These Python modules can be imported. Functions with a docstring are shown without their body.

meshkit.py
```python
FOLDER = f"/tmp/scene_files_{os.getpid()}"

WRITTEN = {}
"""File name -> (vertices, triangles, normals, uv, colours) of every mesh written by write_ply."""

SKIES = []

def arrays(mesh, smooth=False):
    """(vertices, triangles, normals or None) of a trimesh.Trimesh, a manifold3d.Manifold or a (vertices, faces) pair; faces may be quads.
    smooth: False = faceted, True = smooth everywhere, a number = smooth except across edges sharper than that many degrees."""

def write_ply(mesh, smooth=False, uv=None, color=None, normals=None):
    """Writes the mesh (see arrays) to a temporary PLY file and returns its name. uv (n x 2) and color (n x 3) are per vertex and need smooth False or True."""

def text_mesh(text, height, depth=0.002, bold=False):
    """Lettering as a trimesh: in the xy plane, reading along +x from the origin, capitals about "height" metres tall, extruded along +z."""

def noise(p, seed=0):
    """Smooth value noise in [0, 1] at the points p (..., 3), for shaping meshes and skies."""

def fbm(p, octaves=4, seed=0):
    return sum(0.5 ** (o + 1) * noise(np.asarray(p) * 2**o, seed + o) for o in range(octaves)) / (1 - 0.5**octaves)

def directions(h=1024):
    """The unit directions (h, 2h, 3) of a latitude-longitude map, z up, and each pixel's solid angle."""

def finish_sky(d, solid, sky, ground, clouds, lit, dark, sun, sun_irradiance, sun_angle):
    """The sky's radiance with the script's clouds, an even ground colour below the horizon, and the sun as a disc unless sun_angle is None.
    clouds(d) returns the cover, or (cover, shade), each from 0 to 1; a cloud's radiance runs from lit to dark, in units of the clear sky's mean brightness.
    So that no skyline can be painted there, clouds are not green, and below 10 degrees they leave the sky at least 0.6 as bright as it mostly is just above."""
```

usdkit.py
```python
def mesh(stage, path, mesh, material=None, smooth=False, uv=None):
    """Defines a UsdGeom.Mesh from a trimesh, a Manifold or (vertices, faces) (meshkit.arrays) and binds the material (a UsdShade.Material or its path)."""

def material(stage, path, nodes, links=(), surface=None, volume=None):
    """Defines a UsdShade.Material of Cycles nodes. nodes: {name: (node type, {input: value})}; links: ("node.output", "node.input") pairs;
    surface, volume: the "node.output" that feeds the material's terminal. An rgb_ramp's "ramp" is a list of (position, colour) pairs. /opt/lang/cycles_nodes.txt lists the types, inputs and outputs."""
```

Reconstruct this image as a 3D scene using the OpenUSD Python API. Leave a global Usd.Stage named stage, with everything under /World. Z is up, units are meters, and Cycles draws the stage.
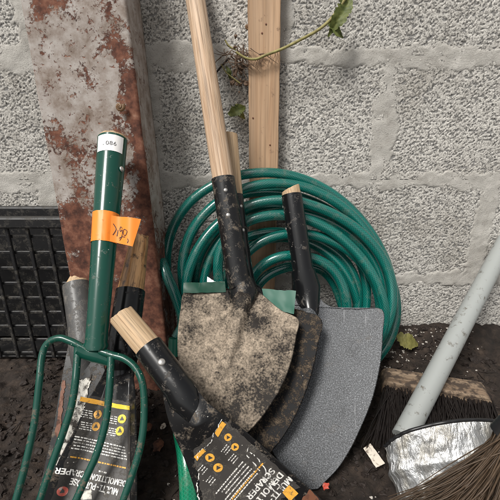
import math, random
import numpy as np
import trimesh
from pxr import Usd, UsdGeom, UsdLux, UsdShade, Gf, Sdf, Vt
import usdkit
from meshkit import text_mesh, noise, fbm

stage = Usd.Stage.CreateInMemory()
UsdGeom.SetStageUpAxis(stage, 'Z')
world = UsdGeom.Xform.Define(stage, '/World')
stage.SetDefaultPrim(world.GetPrim())
UsdGeom.Scope.Define(stage, '/World/Looks')
rng = np.random.RandomState(7)

# ------------------------------------------------------------------ camera, sky, sun, exposure
EYE = np.array([0.0, -0.757, 0.48]); PITCH = math.radians(20.0); FPX = 375.0
EXPOSURE = 1.30
SKY = 0.05
SUN_I = 0.40
SUN_DIR = np.array([-0.36, -0.50, 0.80]); SUN_DIR /= np.linalg.norm(SUN_DIR)      # towards the sun

cam = UsdGeom.Camera.Define(stage, '/World/camera')
cam.CreateHorizontalApertureAttr(36.0); cam.CreateVerticalApertureAttr(36.0)
cam.CreateFocalLengthAttr(36.0 * FPX / 500.0)
cam.CreateClippingRangeAttr(Gf.Vec2f(0.02, 100.0))
cam.CreateExposureAttr(EXPOSURE)
cx = UsdGeom.Xformable(cam)
cx.AddTranslateOp().Set(Gf.Vec3d(*EYE)); cx.AddRotateXOp().Set(90.0 - math.degrees(PITCH))

elev = math.asin(SUN_DIR[2]); rot = math.atan2(SUN_DIR[0], SUN_DIR[1])
dome = UsdLux.DomeLight.Define(stage, '/World/sky')
skym = usdkit.material(stage, '/World/Looks/sky_look', {
    'sky': ('sky_texture', {'sky_type': 'single_scattering', 'sun_disc': False, 'sun_elevation': elev, 'sun_rotation': rot, 'aerosol_density': 3.0}),
    'grey': ('hsv', {'saturation': 0.16, 'value': 1.0}),
    'warm': ('mix_color', {'blend_type': 'multiply', 'fac': 1.0, 'b': (1.0, 0.985, 0.955)}),
    'bg': ('background_shader', {'strength': SKY})},
    [('sky.color', 'grey.color'), ('grey.color', 'warm.a'), ('warm.result', 'bg.color')], surface='bg.background')
UsdShade.MaterialBindingAPI.Apply(dome.GetPrim()).Bind(skym)
dome.GetPrim().SetCustomDataByKey('kind', 'structure')
sun = UsdLux.DistantLight.Define(stage, '/World/sun')
sun.CreateIntensityAttr(SUN_I); sun.CreateAngleAttr(16.0); sun.CreateNormalizeAttr(True); sun.CreateColorAttr(Gf.Vec3f(1.0, 0.97, 0.92))
d = -SUN_DIR
q = Gf.Rotation(Gf.Vec3d(0, 0, -1), Gf.Vec3d(*d))
UsdGeom.Xformable(sun).AddTransformOp().Set(Gf.Matrix4d().SetRotate(q))

# ------------------------------------------------------------------ helpers
FW = np.array([0, math.cos(PITCH), -math.sin(PITCH)]); UP = np.array([0, math.sin(PITCH), math.cos(PITCH)]); RT = np.array([1.0, 0, 0])

def ray(px, py):
    return FW + RT * (px - 250.0) / FPX - UP * (py - 250.0) / FPX

def at(px, py, Y):
    r = ray(px, py); return EYE + r * (Y - EYE[1]) / r[1]

def atz(px, py, z):
    r = ray(px, py); return EYE + r * (z - EYE[2]) / r[2]

def mpp(p):
    return float(np.dot(np.asarray(p) - EYE, FW)) / FPX      # metres per photo pixel at a point

def topx(p):
    d = np.asarray(p, float) - EYE; w = d @ FW
    return 250 + FPX * (d @ RT) / w, 250 - FPX * (d @ UP) / w

used = {}
def numbered(path):
    k = used.get(path, 0); used[path] = k + 1
    return path if k == 0 else '%s_%03d' % (path, k)

BASE = {}
def tag(prim, label=None, cat=None, group=None, kind=None):
    for k, v in (('label', label), ('category', cat), ('group', group), ('kind', kind)):
        if v: prim.SetCustomDataByKey(k, v)
    return prim

def thing(name, label, cat, base=(0, 0, 0), group=None, kind=None):
    path = numbered('/World/' + name)
    x = UsdGeom.Xform.Define(stage, path); x.AddTranslateOp().Set(Gf.Vec3d(*map(float, base)))
    BASE[path] = np.asarray(base, float)
    tag(x.GetPrim(), label, cat, group, kind)
    return path

def put(parent, name, m, mat, label=None, cat=None, group=None, kind=None):
    """One Mesh prim. m = (vertices, faces, rest, normals) in world space; rest, normals may be None."""
    v, f, rest, n = m
    v = np.asarray(v, float); f = np.asarray(f, int)
    root = parent or '/World'
    path = numbered(root + '/' + name)
    b = BASE.get(root, np.zeros(3)) if parent else np.zeros(3)
    BASE[path] = b
    mesh = UsdGeom.Mesh.Define(stage, path)
    mesh.CreatePointsAttr(Vt.Vec3fArray.FromNumpy((v - b).astype(np.float32)))
    mesh.CreateFaceVertexCountsAttr(Vt.IntArray.FromNumpy(np.full(len(f), 3, np.int32)))
    mesh.CreateFaceVertexIndicesAttr(Vt.IntArray.FromNumpy(f.astype(np.int32).ravel()))
    mesh.CreateSubdivisionSchemeAttr('none')
    if n is not None:
        mesh.CreateNormalsAttr(Vt.Vec3fArray.FromNumpy(np.asarray(n, np.float32))); mesh.SetNormalsInterpolation('vertex')
    r = v if rest is None else rest
    UsdGeom.PrimvarsAPI(mesh).CreatePrimvar('rest', Sdf.ValueTypeNames.Float3Array, 'vertex').Set(Vt.Vec3fArray.FromNumpy(np.asarray(r, np.float32)))
    UsdShade.MaterialBindingAPI.Apply(mesh.GetPrim()).Bind(LOOK[mat])
    tag(mesh.GetPrim(), label, cat, group, kind)
    if parent:      # a sub-part sits under a mesh that is already shifted
        pass
    return path

def normals(v, f):
    n = np.zeros_like(v); fn = np.cross(v[f[:, 1]] - v[f[:, 0]], v[f[:, 2]] - v[f[:, 0]])
    for k in range(3): np.add.at(n, f[:, k], fn)
    return n / np.maximum(np.linalg.norm(n, axis=1, keepdims=True), 1e-12)

def join(ms):
    vs, fs, rs, ns, o = [], [], [], [], 0
    for v, f, r, n in ms:
        v = np.asarray(v, float); f = np.asarray(f, int)
        vs.append(v); fs.append(f + o); rs.append(v if r is None else r); o += len(v)
        ns.append(facet_n(v, f) if n is None else n)
    return np.vstack(vs), np.vstack(fs), np.vstack(rs), np.vstack(ns)

def facet_n(v, f):
    return normals(v, f)

def tm(mesh, smooth=False):
    """trimesh -> tuple, faceted (vertices split) unless smooth"""
    v, f = np.array(mesh.vertices), np.array(mesh.faces)
    if not smooth:
        v = v[f].reshape(-1, 3); f = np.arange(len(v)).reshape(-1, 3)
    return v, f, None, normals(v, f)

def spline(pts, n):
    """Catmull-Rom through pts (k x m), n samples"""
    p = np.asarray(pts, float); k = len(p)
    if k == 2: return p[0] + (p[1] - p[0]) * np.linspace(0, 1, n)[:, None]
    q = np.vstack([2 * p[0] - p[1], p, 2 * p[-1] - p[-2]])
    t = np.linspace(0, k - 1, n); i = np.minimum(t.astype(int), k - 2); u = (t - i)[:, None]
    a, b, c, d = q[i], q[i + 1], q[i + 2], q[i + 3]
    return 0.5 * (2 * b + (c - a) * u + (2 * a - 5 * b + 4 * c - d) * u**2 + (3 * b - a - 3 * c + d) * u**3)

def tube(pts, radii, seg=20, caps=(True, True), flat=None, hose=False, wob=0.0, seed=0, ref=None):
    """Tube along pts. rest = (cross x, cross y, length), or (angle, length, 0) for a hose."""
    p = np.asarray(pts, float); k = len(p); r = np.broadcast_to(np.asarray(radii, float), (k,)).copy()
    t = np.gradient(p, axis=0); t /= np.maximum(np.linalg.norm(t, axis=1, keepdims=True), 1e-12)
    a = np.asarray(ref if ref is not None else (EYE - p[0]), float); a = a - t[0] * (a @ t[0]); a /= np.linalg.norm(a)
    A = [a]
    for i in range(1, k):
        a = A[-1] - t[i] * (A[-1] @ t[i]); A.append(a / np.linalg.norm(a))
    A = np.array(A); B = np.cross(t, A)
    L = np.concatenate([[0], np.cumsum(np.linalg.norm(np.diff(p, axis=0), axis=1))])
    th = np.linspace(0, 2 * np.pi, seg + 1) + np.pi         # the seam faces away from the eye
    c, s = np.cos(th), np.sin(th)
    fl = np.ones(k) if flat is None else np.broadcast_to(flat, (k,))
    R = r[:, None] * np.ones(seg + 1)[None]
    if wob:
        w = fbm(np.stack([np.cos(th)[None] * np.ones((k, 1)) * 1.5, np.sin(th)[None] * np.ones((k, 1)) * 1.5, L[:, None] * 25 * np.ones((1, seg + 1))], -1) + seed * 7.3, 3, seed) - 0.5
        R = R * (1 + wob * w)
    v = p[:, None] + A[:, None] * (R * c * fl[:, None])[..., None] + B[:, None] * (R * s)[..., None]
    n = A[:, None] * c[None, :, None] + B[:, None] * s[None, :, None] * np.ones((k, 1, 1))
    rest = np.stack([th[None] / (2 * np.pi) * np.ones((k, 1)), L[:, None] * np.ones((1, seg + 1)), np.zeros((k, seg + 1))], -1) if hose else \
        np.stack([R * c, R * s, L[:, None] * np.ones((1, seg + 1))], -1)
    V, N, Q = [v.reshape(-1, 3)], [n.reshape(-1, 3)], [rest.reshape(-1, 3)]
    i, j = np.meshgrid(np.arange(k - 1), np.arange(seg), indexing='ij'); w = seg + 1
    a0 = (i * w + j).ravel(); b0 = a0 + 1; c0 = a0 + w; d0 = c0 + 1
    F = [np.stack([a0, b0, d0], 1), np.stack([a0, d0, c0], 1)]
    o = k * w
    for end, on in ((0, caps[0]), (k - 1, caps[1])):
        if not on: continue
        ring = v[end, :-1]; V += [ring, p[end][None]]; sg = -1 if end == 0 else 1
        N.append(np.repeat((t[end] * sg)[None], seg + 1, 0)); Q += [rest[end, :-1], np.array([[0, 0, L[end]]]) if not hose else rest[end, :1]]
        e = np.arange(seg); x = np.stack([np.full(seg, o + seg), o + e, o + (e + 1) % seg], 1)
        F.append(x[:, [0, 2, 1]] if end == 0 else x); o += seg + 1
    return np.vstack(V), np.vstack(F), np.vstack(Q), np.vstack(N)

def grid_faces(nr, nc, flip=False):
    i, j = np.meshgrid(np.arange(nr - 1), np.arange(nc - 1), indexing='ij')
    a = (i * nc + j).ravel(); b = a + 1; c = a + nc; d = c + 1
    f = np.vstack([np.stack([a, c, d], 1), np.stack([a, d, b], 1)])
    return f[:, ::-1] if flip else f

def rbox(lo, hi, r=0.002):
    """box with chamfered edges"""
    lo, hi = np.minimum(lo, hi), np.maximum(lo, hi)
    pts = []
    for sx in (0, 1):
        for sy in (0, 1):
            for sz in (0, 1):
                c = np.array([(lo, hi)[sx][0], (lo, hi)[sy][1], (lo, hi)[sz][2]]); s = np.array([1 - 2 * sx, 1 - 2 * sy, 1 - 2 * sz])
                for ax in range(3):
                    o = np.full(3, r); o[ax] = 0; pts.append(c + s * o)
    return tm(trimesh.Trimesh(pts, trimesh.convex.convex_hull(np.array(pts)).faces) if False else trimesh.convex.convex_hull(np.array(pts)))

def dome_mesh(c, nrm, r, h, seg=14):
    nrm = np.asarray(nrm, float) / np.linalg.norm(nrm); a = np.cross(nrm, [0.3, 0.9, 0.2]); a /= np.linalg.norm(a); b = np.cross(nrm, a)
    V, F = [], []
    rows = 5
    for i in range(rows + 1):
        f = i / rows * np.pi / 2
        for j in range(seg):
            th = 2 * np.pi * j / seg
            V.append(c + (a * math.cos(th) + b * math.sin(th)) * r * math.cos(f) + nrm * h * math.sin(f))
    for i in range(rows):
        for j in range(seg):
            A, B = i * seg + j, i * seg + (j + 1) % seg
            F += [[A, B, B + seg], [A, B + seg, A + seg]]
    V, F = np.array(V), np.array(F)
    return V, F, None, normals(V, F)

class Plane:
    """A blade's plane from three (px, py, Y) points; s runs to the right, t down the blade, n towards the viewer."""
    def __init__(self, a, b, c, disp=None):
        A, B, C = (at(*x) for x in (a, b, c))
        self.o = (A + B) / 2
        self.n = np.cross(B - A, C - A); self.n /= np.linalg.norm(self.n)
        if self.n @ (EYE - self.o) < 0: self.n = -self.n
        self.es = (B - A) / np.linalg.norm(B - A)
        self.et = np.cross(self.n, self.es)
        if self.et @ (C - self.o) < 0: self.et = -self.et
        self.disp = disp or (lambda s, t: 0 * s)
    def px(self, px, py):
        r = ray(px, py); k = ((self.o - EYE) @ self.n) / (r @ self.n); d = EYE + r * k - self.o
        return np.array([d @ self.es, d @ self.et])
    def p3(self, st, off=0.0):
        st = np.atleast_2d(st)
        return self.o + st[:, :1] * self.es + st[:, 1:2] * self.et + (self.disp(st[:, 0], st[:, 1]) + off)[:, None] * self.n

def sheet(pl, pairs, nu=60, nv=110, thick=0.002, bare=None):
    """Blade between paired left and right outline points (photo pixels), dished by pl.disp, with thickness."""
    Lp = spline([pl.px(*a) for a, b in pairs], nv); Rp = spline([pl.px(*b) for a, b in pairs], nv)
    u = np.linspace(0, 1, nu)
    st = (Lp[:, None] * (1 - u)[None, :, None] + Rp[:, None] * u[None, :, None]).reshape(-1, 2)
    front = pl.p3(st); f = grid_faces(nv, nu)
    nf = normals(front, f)
    if (nf.mean(0) @ pl.n) < 0: f = f[:, ::-1]; nf = -nf
    back = front - nf * thick
    rest = np.column_stack([st, np.zeros(len(st)) if bare is None else 0.01 * bare(st[:, 0], st[:, 1])])
    loop = np.concatenate([np.arange(nu), np.arange(1, nv) * nu + nu - 1, (nv - 1) * nu + np.arange(nu - 2, -1, -1), np.arange(nv - 2, 0, -1) * nu])
    m = len(loop); mid = (front[loop] + back[loop]) / 2
    out = front[loop] - front[loop].mean(0); out /= np.linalg.norm(out, axis=1, keepdims=True)
    rim = np.vstack([front[loop], mid + out * thick * 0.45, back[loop]])
    e = np.arange(m); g = (e + 1) % m
    fr = np.vstack([np.stack([e, g, g + m], 1), np.stack([e, g + m, e + m], 1), np.stack([e + m, g + m, g + 2 * m], 1), np.stack([e + m, g + 2 * m, e + 2 * m], 1)])
    nr = normals(rim, fr)
    if np.sum(nr[m:2 * m] * out) < 0: fr = fr[:, ::-1]; nr = -nr
    rr = np.vstack([rest[loop]] * 3)
    return join([(front, f, rest, nf), (back, f[:, ::-1], rest, -nf), (rim, fr, rr, nr)])

def patch(pl, quad, nu=10, nv=10, off=0.0004, ragged=0.0, seed=0):
    """A thin printed patch on a blade: quad of photo pixels in order TL TR BR BL"""
    a, b, c, d_ = (pl.px(*x) for x in quad)
    u, v = np.meshgrid(np.linspace(0, 1, nu), np.linspace(0, 1, nv))
    u, v = u.ravel()[:, None], v.ravel()[:, None]
    st = (a * (1 - u) + b * u) * (1 - v) + (d_ * (1 - u) + c * u) * v
    if ragged:
        st = st + ragged * (np.stack([noise(np.column_stack([st * 300, np.zeros(len(st)) + seed]), 3), noise(np.column_stack([st * 300, np.zeros(len(st)) + seed]), 4)], 1) - 0.5)
    p = pl.p3(st, off); f = grid_faces(nv, nu); n = normals(p, f)
    if n.mean(0) @ pl.n < 0: f = f[:, ::-1]; n = -n
    return p, f, np.column_stack([st, np.zeros(len(st))]), n

def disc(pl, px, py, rpx, off=0.0008, seg=20, phase=0.0):
    c = pl.px(px, py); r = rpx * mpp(pl.p3(c)[0]); th = np.linspace(0, 2 * np.pi, seg, endpoint=False) + phase
    st = np.vstack([c[None], c + r * np.column_stack([np.cos(th), np.sin(th)])])
    p = pl.p3(st, off); e = np.arange(seg)
    f = np.stack([0 * e, 1 + e, 1 + (e + 1) % seg], 1); n = np.repeat(pl.n[None], len(p), 0)
    if np.cross(p[f[0, 1]] - p[0], p[f[0, 2]] - p[0]) @ pl.n < 0: f = f[:, ::-1]
    return p, f, None, n

def print_text(pl, text, a, b, hpx, off=0.0007, bold=True, gap=None):
    """Lettering from photo pixel a (start) to b (end) lying on the blade; its top points down the blade."""
    A, B = pl.px(*a), pl.px(*b); dx = B - A; ln = np.linalg.norm(dx); dx /= ln
    up = np.array([dx[1], -dx[0]])
    if up[1] < 0: up = -up
    h = hpx * mpp(pl.p3(A)[0])
    m = text_mesh(text, h, 0.00025, bold)
    v = np.array(m.vertices); v[:, 0] -= v[:, 0].min(); v[:, 0] *= ln / v[:, 0].max()
    st = A + v[:, :1] * dx + v[:, 1:2] * up
    w_ = 0.028 * h; m_ = np.array(m.faces); st = np.vstack([st - dx * w_, st + dx * w_]); v = np.vstack([v, v + [0, 0, 0.00004]])
    p = pl.p3(st, off) + v[:, 2:3] * pl.n
    f = np.vstack([m_, m_ + len(m.vertices)])
    f = f[v[f][:, :, 2].min(1) > 0.0001]                    # the printed face only
    p = p[f].reshape(-1, 3); f = np.arange(len(p)).reshape(-1, 3); nn = normals(p, f)
    if np.sum(nn @ pl.n) < 0: f = f[:, ::-1]
    return p, f, None, np.repeat(pl.n[None], len(p), 0)

def print_dashes(pl, a, b, hpx, seed, off=0.0007, word=(1.2, 3.6)):
    """A line of print too small to read: short bars of word length."""
    r = random.Random(seed); a, b = np.array(a, float), np.array(b, float); L = np.linalg.norm(b - a); d_ = (b - a) / L; nrm = np.array([-d_[1], d_[0]]) * hpx / 2
    x, ms = 0.0, []
    while x < L - 1:
        w = min(r.uniform(*word), L - x)
        p, e = a + d_ * x, a + d_ * (x + w)
        ms.append(patch(pl, (p - nrm, e - nrm, e + nrm, p + nrm), 2, 2, off)); x += w + r.uniform(0.5, 0.8)
    return join(ms)

# ------------------------------------------------------------------ materials
LOOK = {}
def look(name, nodes, links, surface='p.BSDF'):
    LOOK[name] = usdkit.material(stage, '/World/Looks/' + name, nodes, links, surface=surface)

REST = {'co': ('attribute', {'attribute': 'rest'})}
def plain(name, color, rough=0.5, metal=0.0, **kw):
    look(name, {'p': ('principled_bsdf', dict(base_color=color, roughness=rough, metallic=metal, **kw))}, [])

def nz(scale, detail=4, rough=0.55, dist=0.0): return ('noise_texture', dict(scale=scale, detail=detail, roughness=rough, distortion=dist))
def ramp(*stops): return ('rgb_ramp', {'ramp': list(stops)})
def g(x): return (x, x, x)

# rough block concrete: pale cement paste, grey stones, shade painted into the colour of the pits (attribute z of rest carries the relief)
look('block_concrete', {
    'co': ('attribute', {'attribute': 'rest'}), 'pos': ('geometry', {}), 'sep': ('separate_xyz', {}),
    'cell': ('voronoi_texture', {'scale': 340.0}), 'cc': ('rgb_to_bw', {}),
    'cr': ramp((0, (0.11, 0.109, 0.107)), (0.14, (0.20, 0.197, 0.192)), (0.26, (0.36, 0.35, 0.335)), (0.38, (0.52, 0.508, 0.487)), (0.7, (0.60, 0.587, 0.563)), (1, (0.72, 0.705, 0.68))),
    'big': nz(6.0, 7, 0.62), 'br': ramp((0.32, (0.66, 0.635, 0.595)), (0.5, (0.88, 0.865, 0.835)), (0.66, (1, 0.985, 0.955))),
    'm': ('mix_color', {'blend_type': 'multiply', 'fac': 1.0}),
    'pit_shade': ramp((0.0, g(0.0)), (0.3, g(0.15)), (0.55, g(1))), 'dark': ('mix_color', {'a': (0.21, 0.205, 0.197)}),
    'sp': nz(400.0, 4, 0.6), 'spr': ramp((0.35, g(0.22)), (0.43, g(0.78)), (0.55, g(1.0)), (0.7, g(1.12))), 'sm': ('mix_color', {'blend_type': 'multiply', 'fac': 1.0}), 'fine': nz(520.0, 3), 'bump': ('bump', {'strength': 0.55, 'distance': 0.0014}),
    'p': ('principled_bsdf', {'roughness': 0.92, 'specular_ior_level': 0.25})},
    [('pos.position', 'cell.vector'), ('cell.color', 'cc.color'), ('cc.val', 'cr.fac'), ('pos.position', 'big.vector'), ('big.fac', 'br.fac'),
     ('cr.color', 'm.a'), ('br.color', 'm.b'), ('co.vector', 'sep.vector'), ('sep.z', 'pit_shade.fac'), ('pit_shade.color', 'dark.fac'), ('pos.position', 'sp.vector'), ('sp.fac', 'spr.fac'), ('m.result', 'sm.a'), ('spr.color', 'sm.b'), ('sm.result', 'dark.b'), ('dark.result', 'p.base_color'),
     ('pos.position', 'fine.vector'), ('fine.fac', 'bump.height'), ('bump.normal', 'p.normal')])
look('mortar', {
    'pos': ('geometry', {}), 'a': nz(22.0, 8, 0.68), 'r': ramp((0.3, (0.30, 0.283, 0.255)), (0.5, (0.42, 0.402, 0.37)), (0.7, (0.52, 0.50, 0.465))),
    's': nz(480.0, 4, 0.65), 'sr': ramp((0.30, g(0.45)), (0.42, g(1.0))), 'mm': ('mix_color', {'blend_type': 'multiply', 'fac': 1.0}),
    'b': nz(420.0, 5, 0.65), 'bump': ('bump', {'strength': 0.6, 'distance': 0.0022}), 'p': ('principled_bsdf', {'roughness': 0.9, 'specular_ior_level': 0.25})},
    [('pos.position', 'a.vector'), ('a.fac', 'r.fac'), ('pos.position', 's.vector'), ('s.fac', 'sr.fac'), ('r.color', 'mm.a'), ('sr.color', 'mm.b'), ('mm.result', 'p.base_color'), ('pos.position', 'b.vector'), ('b.fac', 'bump.height'), ('bump.normal', 'p.normal')])

# old grey paint flaking off rusted steel; rest z holds how likely the paint is gone (wear of the sheet itself)
look('flaking_steel', {
    'co': ('attribute', {'attribute': 'rest'}), 'pos': ('geometry', {}), 'sep': ('separate_xyz', {}),
    'n1': nz(26.0, 9, 0.68, 0.4), 'n2': nz(210.0, 5, 0.65, 0.2), 'sum': ('math', {'math_type': 'add'}), 'sm2': ('math', {'math_type': 'multiply_add', 'value2': 0.62}),
    'edge': ('map_range', {'clamp': True, 'from_min': 0.862, 'from_max': 0.935}),
    'rn': nz(60.0, 8, 0.65), 'rust': ramp((0.30, (0.028, 0.013, 0.010)), (0.43, (0.075, 0.030, 0.020)), (0.55, (0.145, 0.058, 0.036)), (0.68, (0.23, 0.115, 0.075)), (0.8, (0.30, 0.21, 0.16))),
    'pn': nz(34.0, 7, 0.7), 'paint': ramp((0.30, (0.13, 0.09, 0.065)), (0.43, (0.22, 0.178, 0.15)), (0.56, (0.315, 0.28, 0.255)), (0.76, (0.42, 0.392, 0.368))),
    'n3': nz(120.0, 3, 0.6, 0.4), 'pit': ('map_range', {'clamp': True, 'from_min': 0.635, 'from_max': 0.70}), 'mxx': ('math', {'math_type': 'maximum'}),
    'mix': ('mix_color', {}), 'inv': ('math', {'math_type': 'subtract', 'value1': 1.0}), 'hn': nz(300.0, 4), 'hs': ('math', {'math_type': 'multiply_add', 'value2': 0.07}),
    'bump': ('bump', {'strength': 0.6, 'distance': 0.0012}), 'rr': ('map_range', {'clamp': True, 'to_min': 0.62, 'to_max': 0.9}),
    'p': ('principled_bsdf', {'specular_ior_level': 0.35})},
    [('pos.position', 'n1.vector'), ('pos.position', 'n2.vector'), ('co.vector', 'sep.vector'), ('n1.fac', 'sum.value1'), ('sep.z', 'sum.value2'),
     ('n2.fac', 'sm2.value1'), ('sum.value', 'sm2.value3'), ('sm2.value', 'edge.value'), ('pos.position', 'rn.vector'), ('rn.fac', 'rust.fac'), ('pos.position', 'pn.vector'), ('pn.fac', 'paint.fac'),
     ('pos.position', 'n3.vector'), ('n3.fac', 'pit.value'), ('pit.result', 'mxx.value1'), ('edge.result', 'mxx.value2'), ('mxx.value', 'mix.fac'), ('paint.color', 'mix.a'), ('rust.color', 'mix.b'), ('mix.result', 'p.base_color'), ('mxx.value', 'inv.value2'), ('pos.position', 'hn.vector'), ('hn.fac', 'hs.value1'), ('inv.value', 'hs.value3'),
     ('hs.value', 'bump.height'), ('bump.normal', 'p.normal'), ('edge.result', 'rr.value'), ('rr.result', 'p.roughness')])

def wood(name, light, mid, dark, grain=1.0, rough=0.6, dirt=None, dirt_amt=0.62, spec=0.3, pore=0.42):
    nodes = {'co': ('attribute', {'attribute': 'rest'}), 'map': ('mapping', {'scale': (1, 1, 0.035)}), 'map2': ('mapping', {'scale': (1, 1, 0.012)}),
             'a': nz(170.0 * grain, 5, 0.6, 0.6), 'b': nz(900.0 * grain, 3, 0.6), 'c': nz(45 * grain, 3, 0.5, 1.2),
             'ra': ramp((0.3, dark), (0.46, mid), (0.62, light), (0.8, mid)), 'rb': ramp((0.38, g(pore)), (0.5, g(1))),
             'm': ('mix_color', {'blend_type': 'multiply', 'fac': 0.75}), 'rc': ramp((0.35, g(0.78)), (0.6, g(1.05))), 'm2': ('mix_color', {'blend_type': 'multiply', 'fac': 1.0}),
             'bump': ('bump', {'strength': 0.35, 'distance': 0.0008}), 'p': ('principled_bsdf', {'roughness': rough, 'specular_ior_level': spec})}
    links = [('co.vector', 'map.vector'), ('co.vector', 'map2.vector'), ('map.vector', 'a.vector'), ('map2.vector', 'b.vector'), ('map.vector', 'c.vector'), ('a.fac', 'ra.fac'), ('b.fac', 'rb.fac'), ('c.fac', 'rc.fac'),
             ('ra.color', 'm.a'), ('rb.color', 'm.b'), ('m.result', 'm2.a'), ('rc.color', 'm2.b'), ('b.fac', 'bump.height'), ('bump.normal', 'p.normal')]
    if dirt:
        nodes.update({'d': nz(60.0, 6, 0.65), 'dr': ramp((dirt_amt, g(0)), (dirt_amt + 0.1, g(1))), 'md': ('mix_color', {'b': dirt})})
        links += [('co.vector', 'd.vector'), ('d.fac', 'dr.fac'), ('dr.color', 'md.fac'), ('m2.result', 'md.a'), ('md.result', 'p.base_color')]
    else: links.append(('m2.result', 'p.base_color'))
    look(name, nodes, links)
wood('ash_wood', (0.63, 0.47, 0.34), (0.54, 0.38, 0.255), (0.36, 0.225, 0.135), 1.0, 0.55, (0.25, 0.17, 0.11), 0.70)
wood('fresh_wood', (0.62, 0.45, 0.285), (0.54, 0.37, 0.22), (0.36, 0.225, 0.12), 1.0, 0.6, (0.3, 0.2, 0.12), 0.72)
wood('lacquered_wood', (0.60, 0.35, 0.16), (0.50, 0.265, 0.11), (0.16, 0.075, 0.035), 0.6, 0.3, (0.045, 0.028, 0.02), 0.55, 0.5)
wood('pine_batten', (0.54, 0.365, 0.235), (0.48, 0.315, 0.195), (0.38, 0.235, 0.14), 0.5, 0.7, (0.22, 0.14, 0.09), 0.62, 0.3, 0.72)
wood('broom_wood', (0.31, 0.23, 0.16), (0.20, 0.14, 0.095), (0.12, 0.08, 0.055), 0.6, 0.65, (0.06, 0.044, 0.034), 0.46)

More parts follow.
